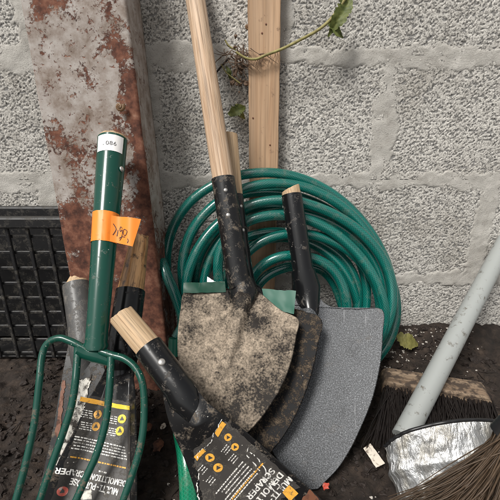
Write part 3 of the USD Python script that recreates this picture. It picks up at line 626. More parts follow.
def rivet(t, px, py, axis_a, axis_b, rad, r=0.0035, side=0.0):
    """Rivet head on a tube's side facing the eye at photo pixel px, py"""
    A, B = np.asarray(axis_a), np.asarray(axis_b); d_ = (B - A) / np.linalg.norm(B - A); rr = ray(px, py); rr = rr / np.linalg.norm(rr)
    # ray against the cylinder
    w = EYE - A; m_ = rr - d_ * (rr @ d_); q_ = w - d_ * (w @ d_)
    a_, b_, c_ = m_ @ m_, 2 * m_ @ q_, q_ @ q_ - rad**2; D = max(b_ * b_ - 4 * a_ * c_, 0)
    p = EYE + rr * (-b_ - math.sqrt(D)) / (2 * a_); n_ = p - A - d_ * ((p - A) @ d_); n_ /= np.linalg.norm(n_)
    put(t, 'rivet', dome_mesh(p - n_ * 0.0006, n_, r, r * 0.6), 'rivet_steel')

def ridge(pl, a, b, h, w0, w1, sharp=False, lead=0.26):
    A, B = pl.px(*a), pl.px(*b); d_ = B - A; L = np.linalg.norm(d_); d_ = d_ / L
    def fn(s, t):
        q = np.stack([s - A[0], t - A[1]], -1); u = np.clip((q @ d_) / L, 0, 1.0); x = q @ np.array([d_[1], -d_[0]])
        w = w0 + (w1 - w0) * u
        k_ = np.clip(1 - (q @ d_) / L, 0, 1.05)
        g_ = np.clip((q @ d_) / (lead * L) + 0.15, 0, 1); g_ = g_ * g_ * (3 - 2 * g_)
        return g_ * h * k_ ** 0.8 * np.exp(-(x / w) ** 4 if sharp else -(x / w) ** 2)
    return fn

# --- centre: long handled muddy shovel
def shovel_centre():
    base = atz(238, 436, 0.0)
    t = thing('shovel', 'long wooden handled shovel with dry mud caked over its blade', 'shovel', base, 'shovels leaning in a stack against the wall')
    pl = Plane((187, 293, -0.243), (297, 321, -0.275), (238, 435, -0.388))
    rg = ridge(pl, (247, 283), (221, 380), 0.018, 0.0165, 0.0060, True)
    pl.disp = lambda s, tt: 1.3 * s * s + rg(s, tt) + 0.004 * (fbm(np.stack([s * 40, tt * 40, 0 * s], -1), 3, 3) - 0.5) - 0.003
    pairs = [((237, 285), (251, 287)), ((228, 290), (262, 294)), ((205, 291), (280, 310)), ((186, 293), (297, 321)), ((182, 310), (295, 338)), ((179, 335), (290, 362)), ((179, 360), (281, 386)),
             ((186, 385), (269, 406)), ((200, 408), (257, 422)), ((216, 424), (247, 432)), ((234, 435), (240, 436))]
    nA = pl.px(245, 286)
    spots = [(pl.px(*c), r_, k_) for c, r_, k_ in (((268, 398), 0.045, 0.30), ((258, 322), 0.016, 0.30), ((190, 300), 0.018, 0.22), ((190, 330), 0.014, 0.22), ((215, 415), 0.03, 0.18), ((285, 345), 0.02, 0.15))]
    bare = lambda s_, t_: sum(2.4 * k_ * np.exp(-((s_ - c_[0]) ** 2 + (t_ - c_[1]) ** 2) / r_ ** 2) for c_, r_, k_ in spots) + np.exp(-((s_ - nA[0]) ** 2 + ((t_ - nA[1]) * 0.8) ** 2) / 0.034 ** 2)
    put(t, 'blade', sheet(pl, pairs, 90, 150, 0.0024, bare), 'muddy_blade')
    top, low = at(195.5, 0, -0.047), at(238, 276, -0.228)
    line = lambda k_: top + (low - top) * k_
    kk = 0.0
    for i in range(401):
        if topx(line(i / 400))[1] >= 178: kk = i / 400; break
    s0 = line(kk); far = line(-0.12)
    r0 = 11.0 * mpp(s0)
    pts = far + (s0 + (low - top) * 0.03 - far) * np.linspace(0, 1, 90)[:, None]
    put(t, 'handle', tube(pts, np.linspace(9.6 * mpp(far), r0 * 0.97, 90), 30, wob=0.035, seed=4), 'ash_wood')
    neck = pl.o + pl.px(242.5, 293) @ np.array([pl.es, pl.et]) + pl.n * 0.001; nk2 = pl.o + pl.px(233, 336) @ np.array([pl.es, pl.et]) - pl.n * 0.005
    P = spline([s0, line(kk + (1 - kk) * 0.5), low, neck, nk2], 60)
    u = np.linspace(0, 1, 60); rad = r0 * (1.06 - 0.0 * u); rad = np.where(u > 0.55, r0 * (1.06 + 0.30 * np.clip((u - 0.55) / 0.2, 0, 1) - 1.1 * np.clip((u - 0.74) / 0.26, 0, 1)), rad)
    fl = np.clip(1 - 0.74 * np.clip((u - 0.40) / 0.40, 0, 1), 0.2, 1)
    put(t, 'socket', tube(P, rad, 32, flat=fl, wob=0.02, seed=3), 'scuffed_black')
    rivet(t, 225.5, 190, s0, low, r0 * 1.06, 0.0032); rivet(t, 228, 215, s0, low, r0 * 1.06, 0.0036)
    # plastic strip on the left shoulder, flap on the right one
    a, b = pl.px(184.5, 293.5), pl.px(224, 284); 
    def strip(quad, off, mat, nm, bend):
        q = [pl.px(*x) for x in quad]; u, w = np.meshgrid(np.linspace(0, 1, 24), np.linspace(0, 1, 8)); u, w = u.ravel()[:, None], w.ravel()[:, None]
        st = (q[0] * (1 - u) + q[1] * u) * (1 - w) + (q[3] * (1 - u) + q[2] * u) * w
        st[:, 1] += 0.0016 * (noise(np.column_stack([u * 9, w * 2, u * 0]), 3) - 0.5)
        p = pl.p3(st, off) + (bend * np.sin(u * 3.0 + w) * 0.002) * pl.n; f = grid_faces(8, 24); n = normals(p, f)
        if n.mean(0) @ pl.n < 0: f = f[:, ::-1]; n = -n
        rest = np.column_stack([st, 0 * st[:, 0]])
        return put(t, nm, join([(p, f, rest, n), (p - pl.n * 0.0012, f[:, ::-1], rest, -n)]), mat)
    strip([(184.5, 286), (225, 282), (226, 292), (184, 296)], 0.003, 'green_strip', 'plastic_strip', 1)
    strip([(262, 287), (296, 291), (294, 314), (266, 306)], -0.0045, 'clear_green_plastic', 'plastic_flap', 1)
    strip([(207, 277), (218, 283), (214, 286), (207, 285)], -0.001, 'white_paper', 'paper_scrap', 0.5)
shovel_centre()

# --- second shovel, behind the first
def shovel_second():
    t = thing('shovel', 'black shovel with thin sawn off handle and dark dirty blade behind the muddy shovel', 'shovel', atz(262, 456, 0), 'shovels leaning in a stack against the wall')
    pl = Plane((215, 292, -0.225), (319, 318, -0.258), (264, 457, -0.383))
    pl.disp = lambda s, tt: 1.2 * s * s - 0.006
    pairs = [((244, 284), (262, 288)), ((236, 289), (280, 304)), ((218, 292), (319, 318)), ((210, 330), (317, 345)), ((207, 370), (309, 380)), ((220, 405), (296, 413)), ((236, 432), (283, 436)), ((252, 450), (272, 450)), ((264, 457), (266, 457))]
    put(t, 'blade', sheet(pl, pairs, 50, 90, 0.0022), 'dark_muddy_blade')
    a, b, c = at(228.5, 134, -0.098), at(233, 196, -0.142), at(244, 280, -0.205)
    r = 9.6 * mpp(b)
    stub(t, a, b + (c - b) * 0.05, r * 0.93, r, 'fresh_wood', 0.004, 5)
    neck = pl.p3([pl.px(255, 296)], -0.006)[0]; nk2 = pl.p3([pl.px(258, 330)], -0.018)[0]
    P = spline([b, c, neck, nk2], 50); u = np.linspace(0, 1, 50)
    put(t, 'socket', tube(P, r * np.where(u < 0.6, 1.07, 1.07 - 0.6 * (u - 0.6)), 26, wob=0.02, seed=6), 'black_enamel')
    rivet(t, 241.5, 206, b, c, r * 1.07, 0.0028); rivet(t, 243.5, 230, b, c, r * 1.07, 0.003)
shovel_second()

# --- third shovel, hammered grey blade
def shovel_grey():
    t = thing('shovel', 'shovel with speckled grey hammered blade and cut off black socket, rightmost of the stack', 'shovel', atz(312, 488, 0), 'shovels leaning in a stack against the wall')
    pl = Plane((266, 303, -0.198), (382, 312, -0.226), (312, 489, -0.391))
    rg = ridge(pl, (308, 298), (316, 385), 0.012, 0.015, 0.008)
    pl.disp = lambda s, tt: 1.15 * s * s - 0.004 + rg(s, tt)
    pairs = [((297, 286), (314, 287)), ((294, 298), (321, 299)), ((282, 303), (334, 307)), ((264, 303), (358, 309)), ((258, 308), (381, 311)), ((258, 340), (381.5, 335)), ((258, 372), (379, 365)), ((261, 405), (371, 400)),
             ((268, 440), (356, 437)), ((281, 464), (341, 464)), ((297, 482), (326, 481)), ((308, 490), (318, 489))]
    put(t, 'blade', sheet(pl, pairs, 70, 120, 0.0024), 'hammertone')
    a, b, c = at(290.5, 188, -0.118), at(291.5, 195, -0.122), at(303, 270, -0.178)
    r = 10.2 * mpp(b); d_ = (b - a) / np.linalg.norm(b - a)
    stub(t, b - (c - b) * 0.125, b + (c - b) * 0.02, r * 0.9, r * 0.94, 'fresh_wood', 0.002, 9, slant=(-1, 0, 0.2))
    nk = pl.o + pl.px(308, 299) @ np.array([pl.es, pl.et]) - pl.n * 0.001; nk2 = pl.o + pl.px(314, 342) @ np.array([pl.es, pl.et]) - pl.n * 0.005
    P = spline([b, b + (c - b) * 0.5, c, nk, nk2], 50); u = np.linspace(0, 1, 50)
    put(t, 'socket', tube(P, r * np.where(u < 0.5, 1.0, 1.0 + 0.40 * np.clip((u - 0.42) / 0.25, 0, 1) - 1.05 * np.clip((u - 0.66) / 0.34, 0, 1)), 28, flat=np.clip(1 - 0.6 * np.clip((u - 0.45) / 0.4, 0, 1), 0.3, 1), wob=0.02, seed=8), 'black_enamel')
    rivet(t, 283, 207, b, c, r, 0.0026); rivet(t, 286, 229, b, c, r, 0.003)
shovel_grey()

# --- labels
def warning_label(t, pl, spec):
    lab = put(t, 'label', spec['base'], 'label_black')
    for q, m in spec['bars']: put(lab, 'colour_bar', patch(pl, q, 8, 3, 0.0008, 0.0008), m)
    for (x, y, r, m) in spec['dots']:
        put(lab, 'warning_sign', disc(pl, x, y, r), m); put(lab, 'sign_ring', join([disc(pl, x, y, r * 0.62, 0.0011, 3, -np.pi / 2)]), 'label_black')
    for i, (a, b, h) in enumerate(spec['lines']): put(lab, 'small_print', print_dashes(pl, a, b, h, i + spec['seed']), 'label_white')
    for (a, b, h) in spec['oranges']: put(lab, 'small_print', print_dashes(pl, a, b, h, 77, word=(1.5, 4.5)), 'label_orange')
    for (s, a, b, h) in spec['words']: put(lab, 'lettering', print_text(pl, s, a, b, h), 'label_white')
    return lab

def block_lines(x, y, w, d_, n, sp, step=None):
    """n short print lines starting at (x, y), running along d_ with length w, spaced along step"""
    d_ = np.array(d_, float) / np.linalg.norm(d_); st = np.array([-d_[1], d_[0]]) * sp if step is None else np.array(step, float)
    return [(tuple(np.array([x, y]) + st * i), tuple(np.array([x, y]) + st * i + d_ * w * (1 - 0.12 * (i % 2))), sp * 0.5) for i in range(n)]

# --- front shovel with the printed label
def shovel_front():
    t = thing('scraper_shovel', 'black scraper shovel with broken pale stub and printed label leaning across the front', 'shovel', atz(262, 500, 0), None)
    pl = Plane((176, 432, -0.415), (217, 410, -0.405), (322, 500, -0.437))
    a0 = pl.px(196, 420); 
    Aax, Bax = pl.px(189, 405), pl.px(258, 520); dax = (Bax - Aax) / np.linalg.norm(Bax - Aax)
    def dsp(s, tt):
        q = np.stack([s - Aax[0], tt - Aax[1]], -1); x = q @ np.array([dax[1], -dax[0]]); y = q @ dax
        return 3.2 * x * x * 0.35 + 0.016 * np.exp(-(x / 0.017) ** 2) * np.clip(1 - y / 0.085, 0, 1.0) * np.clip((y + 0.004) / 0.026, 0, 1) ** 1.5 - 0.002
    pl.disp = dsp
    pairs = [((163, 396), (195, 386)), ((166, 412), (203, 398)), ((171, 428), (214, 408)), ((178, 444), (229, 420)), ((186, 462), (247, 434)), ((193, 482), (270, 454)), ((200, 504), (300, 480)), ((208, 530), (324, 502)), ((216, 552), (336, 524)), ((250, 562), (326, 545))]
    put(t, 'blade', sheet(pl, pairs, 60, 90, 0.0022), 'scuffed_black')
    put(t, 'worn_edge', patch(pl, ((309, 487), (325, 502), (316, 514), (300, 500)), 8, 8, 0.0008, 0.003, 3), 'rusty_edge')
    e0, e1, e2 = at(119, 312, -0.335), at(148.5, 347, -0.362), at(179, 388, -0.394)
    r = 13.6 * mpp(e1)
    stub(t, e0, e1 + (e2 - e1) * 0.05, r * 0.95, r * 0.96, 'fresh_wood', 0.010, 12, seg=34)
    nk = pl.o + pl.px(192, 408) @ np.array([pl.es, pl.et]) + pl.n * 0.000; nk2 = pl.o + pl.px(217, 446) @ np.array([pl.es, pl.et]) - pl.n * 0.002
    P = spline([e1, e1 + (e2 - e1) * 0.5, e2, nk, nk2], 70); u = np.linspace(0, 1, 70)
    rad = r * np.where(u < 0.5, 1.06, 1.06 + 0.16 * np.clip((u - 0.45) / 0.2, 0, 1) - 0.95 * np.clip((u - 0.62) / 0.38, 0, 1)); fl = np.clip(1 - 0.75 * np.clip((u - 0.25) / 0.5, 0, 1), 0.2, 1)
    put(t, 'socket', tube(P, rad, 36, flat=fl, wob=0.035, seed=14), 'black_enamel')
    rivet(t, 161.5, 362, e1, e2, r * 1.06, 0.0046)
    dn = np.array([-28.0, 33.0]); dn /= np.linalg.norm(dn)
    lines = []
    for i in range(6):
        o = np.array([243, 462]) + np.array([2.9, 2.3]) * i; lines.append((tuple(o), tuple(o + dn * (42 - (i % 3) * 3)), 1.3))
    for (x, y) in ((229, 441), (236, 451)): lines += block_lines(x - 2, y + 3, 9, dn, 3, 2.0, (2.2, 1.8))
    for (x, y) in ((206, 462), (214, 473)): lines += block_lines(x - 3, y + 3, 8, dn, 3, 2.0, (2.2, 1.8))
    spec = dict(seed=300, base=patch(pl, ((193, 450), (225, 420), (300, 486), (212, 545)), 40, 40, 0.0004, 0.003, 5),
                bars=[(((215, 431), (222, 421), (226, 424), (218, 436)), 'label_orange'), (((194, 457), (203, 447), (206, 450), (197, 461)), 'label_orange'),
                      (((282, 492), (289, 484), (298, 492), (290, 501)), 'label_orange')],
                dots=[(228, 437, 3.8, 'label_orange'), (235, 447, 3.9, 'label_orange'), (210, 457, 4.8, 'label_orange'), (218, 468, 4.8, 'label_orange')],
                lines=lines, oranges=[((263, 463), (232, 500), 1.5)],
                words=[('SCRAPER', (271, 467), (246, 497), 6.0), ('DEMOLITION', (279, 471), (241, 518), 6.0), ('MULTI-PURPOSE', (288, 475), (243, 531), 6.0)])
    lab = warning_label(t, pl, spec)
    put(lab, 'emblem', join([print_dashes(pl, (292, 487), (286, 494), 2.5, 5), print_dashes(pl, (294, 491), (289, 497), 1.6, 6)]), 'label_black')
    # torn white traces along the label's edge
    r_ = random.Random(4)
    for k_, path in enumerate([[(222, 420), (214, 432), (211, 440), (204, 446), (197, 455)], [(243, 448), (254, 455), (263, 466), (272, 480), (284, 488)], [(248, 446), (247, 455), (255, 464), (262, 476), (268, 486), (279, 495)], [(196, 452), (200, 470), (197, 486), (200, 505)]]):
        pp = spline(path, 26); w = 0.5
        pp = pp + np.array([[r_.uniform(-1, 1), r_.uniform(-1, 1)] for _ in pp]) * 0.7
        ms = [patch(pl, (pp[i] - w * r_.uniform(.3, 1.5), pp[i] + (w * r_.uniform(.3, 1.4), -w), pp[i + 1] + (w, -w * r_.uniform(.2, 1)), pp[i + 1] - (w, -w)), 2, 2, 0.0009) for i in range(len(pp) - 1) if r_.random() < 0.55]
        put(lab, 'torn_edge', join(ms), 'label_white')
shovel_front()

# --- left shovel with the printed label, under the fork
def shovel_left():
    t = thing('scraper_shovel', 'black scraper shovel with printed label under the green fork tines and brown splintered stub', 'shovel', atz(100, 505, 0), None)
    pl = Plane((106, 374, -0.322), (131, 372, -0.322), (98, 500, -0.432))
    mid = lambda tt: -0.0 * tt
    ax0, ax1 = pl.px(120, 374), pl.px(94, 510); dd = (ax1 - ax0) / np.linalg.norm(ax1 - ax0)
    def dsp(s, tt):
        q = np.stack([s - ax0[0], tt - ax0[1]], -1); x = q @ np.array([dd[1], -dd[0]]); y = q @ dd
        side = np.clip(np.abs(x) - (0.014 + 0.17 * np.clip(y, 0, 1)), 0, 1)
        return 0.9 * side + 0.011 * np.exp(-(x / 0.013) ** 2) * np.clip(1 - y / 0.07, 0, 1.0) * np.clip((y + 0.004) / 0.02, 0, 1) ** 1.5
    pl.disp = dsp
    pairs = [((115, 350), (134, 350)), ((109, 365), (133, 364)), ((104, 378), (133, 374)), ((93, 400), (136, 392)), ((80, 430), (138, 425)), ((65, 462), (139, 460)), ((51, 497), (139, 497)), ((42, 525), (139, 527)), ((52, 545), (130, 548))]
    put(t, 'blade', sheet(pl, pairs, 60, 100, 0.0022), 'scuffed_black')
    e0, e1, e2 = at(141, 231, -0.195), at(130.5, 291, -0.243), at(123, 345, -0.30)
    r = 13.6 * mpp(e1)
    stub(t, e0, e1 + (e2 - e1) * 0.08, r * 0.62, r * 0.98, 'lacquered_wood', 0.016, 21, seg=30)
    v = tube(spline([e1 + (e2 - e1) * 0.03 + [-.003, -.006, 0], e1 + [0.002, -0.012, 0.02], e1 + [0.011, -0.006, 0.045]], 12), [0.006, 0.0045, 0.001], 8) if False else None
    nk = pl.p3([pl.px(120, 368)], -0.007)[0]; nk2 = pl.p3([pl.px(117, 388)], -0.022)[0]
    P = spline([e1, e2, nk, nk2], 50); u = np.linspace(0, 1, 50)
    put(t, 'socket', tube(P, r * np.where(u < 0.5, 1.05, 1.05 - 0.35 * (u - 0.5) / 0.5), 30, flat=np.clip(1 - 0.6 * np.clip((u - 0.5) / 0.4, 0, 1), 0.3, 1), wob=0.02, seed=17), 'black_enamel')
    lines = []
    for i in range(5):
        lines.append(((127 - i * 0.5, 459.5 - i * 3.0), (75 + i * 0.8, 448 - i * 3.0 + (0.4 if i == 4 else 0)), 1.3))
    lines += [((104, 441.5), (96, 440), 1.0), ((107, 473), (99, 471), 1.6)]
    for (x, y) in ((93, 418.5), (91.5, 430.5)): lines += block_lines(x, y, 9, (-1, -0.2), 4, 2.0, (0.3, -2.2))
    for (x, y) in ((117, 424), (115.5, 436)): lines += block_lines(x, y, 10, (-1, -0.2), 4, 2.0, (0.3, -2.2))
    spec = dict(seed=500, base=patch(pl, ((94, 396), (131, 403), (132, 545), (44, 530)), 40, 40, 0.0004, 0.002, 8),
                bars=[(((87, 398), (108.5, 402.3), (108, 407), (86, 402.6)), 'label_orange'), (((109, 402.4), (130.5, 406.2), (130, 410.4), (108.5, 407.1)), 'label_yellow'), (((80, 492), (92, 489), (92, 499), (78, 500)), 'torn_label')],
                dots=[(98.3, 414.5, 4.1, 'label_orange'), (96.2, 426.5, 4.1, 'label_orange'), (122.3, 419, 4.2, 'label_yellow'), (120, 431, 4.2, 'label_yellow'), (64.5, 491, 4.2, 'label_red')],
                lines=lines, oranges=[((126, 468), (73, 456.5), 1.5)],
                words=[('DEMOLITION', (127, 481), (92, 473.5), 5.0), ('SCRAPER', (89, 472.5), (63, 467), 5.0), ('MULTI-PURPOSE', (119, 489), (72, 478), 5.4)])
    warning_label(t, pl, spec)
shovel_left()

# --- old shovel with torn label, half hidden at the far left
def shovel_old():
    t = thing('scraper_shovel', 'old scraper shovel with greyed socket and torn white label, leftmost behind the fork', 'shovel', atz(75, 505, 0), None)
    pl = Plane((68, 345, -0.292), (98, 345, -0.292), (75, 500, -0.414))
    pl.disp = lambda s, tt: 0.6 * s * s
    pairs = [((71, 330), (92, 330)), ((69, 342), (96, 342)), ((65, 362), (103, 362)), ((60, 390), (108, 390)), ((53, 430), (110, 430)), ((44, 470), (112, 470)), ((36, 505), (112, 507)), ((42, 520), (104, 522))]
    put(t, 'blade', sheet(pl, pairs, 40, 70, 0.0022), 'scuffed_black')
    put(t, 'worn_edge', patch(pl, ((63, 380), (66, 381), (59, 440), (55, 436)), 6, 30, 0.0009, 0.003, 3), 'rusty_edge')
    put(t, 'torn_label', patch(pl, ((78, 381), (92, 376), (70, 470), (58, 466)), 16, 50, 0.0012, 0.008, 6), 'torn_label')
    e1, e2 = at(76.5, 285, -0.232), at(83, 332, -0.282)
    r = 12.6 * mpp(e1)
    stub(t, e1 + (e1 - e2) * 0.2 + np.array([0.008, 0, 0.0]), e1 + (e2 - e1) * 0.06, r * 0.75, r * 0.9, 'fresh_wood', 0.012, 31)
    nk = pl.p3([pl.px(83, 352)], 0.0)[0]; nk2 = pl.p3([pl.px(84, 385)], -0.012)[0]
    P = spline([e1, e2, nk, nk2], 40); u = np.linspace(0, 1, 40)
    put(t, 'socket', tube(P, r * np.where(u < 0.5, 1.03, 1.03 - 0.3 * (u - 0.5) / 0.5), 28, flat=np.clip(1 - 0.6 * np.clip((u - 0.45) / 0.4, 0, 1), 0.3, 1), wob=0.03, seed=19), 'grey_black')
shovel_old()

# ------------------------------------------------------------------ garden fork
def fork():
    A, B = at(112.7, 140, -0.172), at(96, 346, -0.345)
    t = thing('garden_fork', 'dark green garden fork with orange price tape leaning at the left', 'garden fork', atz(80, 520, 0))
    N = 60; u = np.linspace(0, 1, N); P = A + (B - A) * u[:, None]
    rA, rB = 14.3 * mpp(A), 10.8 * mpp(B); rad = rA + (rB - rA) * np.clip(u * 1.15, 0, 1)
    put(t, 'socket', tube(P, rad, 40, wob=0.012, seed=2), 'green_enamel')
    d_ = (B - A) / np.linalg.norm(B - A)
    stub(t, A - d_ * 0.006, A + d_ * 0.012, rA * 0.93, rA * 0.95, 'fresh_wood', 0.005, 41, seg=36)
    rivet(t, 122, 169, A, B, rA, 0.0042)
    # things wrapped on the tube: by angle and length
    side = np.cross(d_, EYE - A); side /= np.linalg.norm(side); frt = np.cross(side, d_); frt = frt if frt @ (EYE - A) > 0 else -frt
    if side[0] < 0: side = -side
    L = np.linalg.norm(B - A)
    def surf(ang, ln, off): return A + d_ * ln + (side * np.sin(ang) + frt * np.cos(ang)) * (rA + (rB - rA) * min(ln / L * 1.15, 1) + off)
    def length_at(py):
        for i in range(2000):
            if topx(A + (B - A) * i / 2000)[1] >= py: return L * i / 2000
    def wrap(a0, a1, l0, l1, off, nu=20, nv=6, skew=0.0, crinkle=0.0):
        V = np.array([[surf(a0 + (a1 - a0) * i / (nu - 1), l0 + (l1 - l0) * j / (nv - 1) + skew * i / (nu - 1), off + crinkle * (noise(np.array([[i * .7, j * .8, 1.]]), 2)[0] - .5)) for i in range(nu)] for j in range(nv)]).reshape(-1, 3)
        f = grid_faces(nv, nu); n = normals(V, f)
        if n.mean(0) @ frt < 0 and abs(a1 - a0) < 3: f = f[:, ::-1]; n = -n
        elif abs(a1 - a0) >= 3 and np.sum(n * (V - V.mean(0))) < 0: f = f[:, ::-1]; n = -n
        return V, f, None, n
    l0, l1 = length_at(142.0), length_at(157.5)
    stk = put(t, 'price_sticker', wrap(-1.15, 0.75, l0, l1, 0.0005, 20, 5, 0.0), 'white_paper')
    m = text_mesh('. 086', 0.0058, 0.0002); v = np.array(m.vertices); lc = (l0 + l1) / 2 + 0.0042
    def on_tube(v, ang0, lc, off): return np.array([surf(ang0 + x / rA, lc - y, off) for x, y in v[:, :2]])
    v[:, 0] -= v[:, 0].min(); pv = on_tube(v, -0.62, lc, 0.0009); f = np.array(m.faces)
    pv = pv[f].reshape(-1, 3); f = np.arange(len(pv)).reshape(-1, 3); put(stk, 'lettering', (pv, f, None, np.repeat(frt[None], len(pv), 0)), 'print_grey')
    l0, l1 = length_at(213.5), length_at(242.5)
    put(t, 'price_tape', wrap(-2.6, 1.15, l0, l1, 0.0007, 40, 8, 0.003, 0.0006), 'orange_tape')
    # the loose end sticks out to the right
    base_l = (l0 + l1) / 2; c3 = A + d_ * base_l + frt * (rA * 1.0 + 0.004)
    k_ = mpp(c3)
    fp = Plane((112, 222, c3[1] - 0.006), (141, 222, c3[1] - 0.008), (118, 245, c3[1] - 0.02))
    fp.disp = lambda s, tt: 0.0025 * np.sin(s * 190 + 0.6)
    quad = ((111.5, 215.4), (140.5, 218.8), (133, 246.6), (110.0, 241.2))
    flap = patch(fp, quad, 20, 12, 0.0)
    v, f, r, n = flap
    fl = put(t, 'tape_flap', join([flap, (v - fp.n * 0.0004, f[:, ::-1], r, -n)]), 'orange_tape')
    z = lambda x, y: (80 + x / 6.25, 190 + y / 6.25)
    strokes = [[z(207, 210), z(222, 240), z(215, 262), z(204, 281)], [z(233, 247), z(231, 265), z(226, 288)], [z(262, 240), z(252, 228), z(245, 243), z(250, 260), z(262, 246), z(264, 270), z(255, 300), z(243, 314)],
               [z(288, 250), z(276, 246), z(270, 268), z(281, 288), z(294, 275), z(298, 258), z(288, 250)], [z(240, 300), z(262, 292), z(284, 296)], [z(301, 305), z(306, 318), z(300, 333)]]
    for s in strokes:
        q = spline(s, 16); ms = []
        for i in range(len(q) - 1):
            d2 = q[i + 1] - q[i]; nn = np.array([-d2[1], d2[0]]); nn = nn / max(np.linalg.norm(nn), 1e-9) * 0.32
            ms.append(patch(fp, (q[i] - nn, q[i + 1] - nn, q[i + 1] + nn, q[i] + nn), 2, 2, 0.0006))
        put(fl, 'pen_stroke', join(ms), 'ink')
    # tines; depth by photo row
    def dep(y): return float(np.interp(y, [330, 350, 380, 430, 500, 560], [-0.336, -0.348, -0.372, -0.405, -0.449, -0.480]))
    paths = [[(90, 352), (80, 346), (70, 341), (59, 338), (48, 343), (42, 356), (39, 385), (34, 425), (24, 470), (10, 520), (2, 545)],
             [(78, 347), (77, 362), (75, 385), (71, 408), (62, 436), (50, 470), (36, 512), (28, 540)],
             [(111, 357), (110.5, 372), (108.5, 400), (105, 425), (97, 453), (85, 480), (71, 512), (60, 540)],
             [(100, 351), (112, 355), (124, 358.5), (134, 366), (141, 378), (144, 396), (143.5, 425), (139.5, 450), (131, 478), (118.5, 512), (108, 540)]]
    for P_ in paths:
        q = spline(P_, 70); p3 = np.array([at(x, y, dep(y)) for x, y in q]); uu = np.linspace(0, 1, 70)
        put(t, 'tine', tube(p3, 0.0047 * np.where(uu < 0.85, 1 - 0.12 * uu, (1 - 0.12 * uu) * (1 - 0.8 * (uu - 0.85) / 0.15)), 18, wob=0.03, seed=3), 'soiled_green')
    # forged head between the inner tines
    h = []
    for x, y, r in ((78, 349, 0.0075), (86, 352, 0.0095), (95, 354, 0.0110), (103, 357, 0.0095), (111, 361, 0.0075)):
        h.append((at(x, y, dep(351)), r))
    pts = spline([a for a, b in h], 30); rr = np.interp(np.linspace(0, 1, 30), np.linspace(0, 1, 5), [b for a, b in h])
    put(t, 'head', tube(pts, rr, 20, flat=np.full(30, 0.62), wob=0.05, seed=5), 'green_enamel')
    w = tube(spline([B - d_ * 0.004, B + d_ * 0.006], 8), rB * np.array([1.02, 1.08, 1.12, 1.12, 1.08, 1.02, 0.9, 0.7]), 28, wob=0.12, seed=9)
    put(t, 'weld', w, 'green_enamel')
fork()

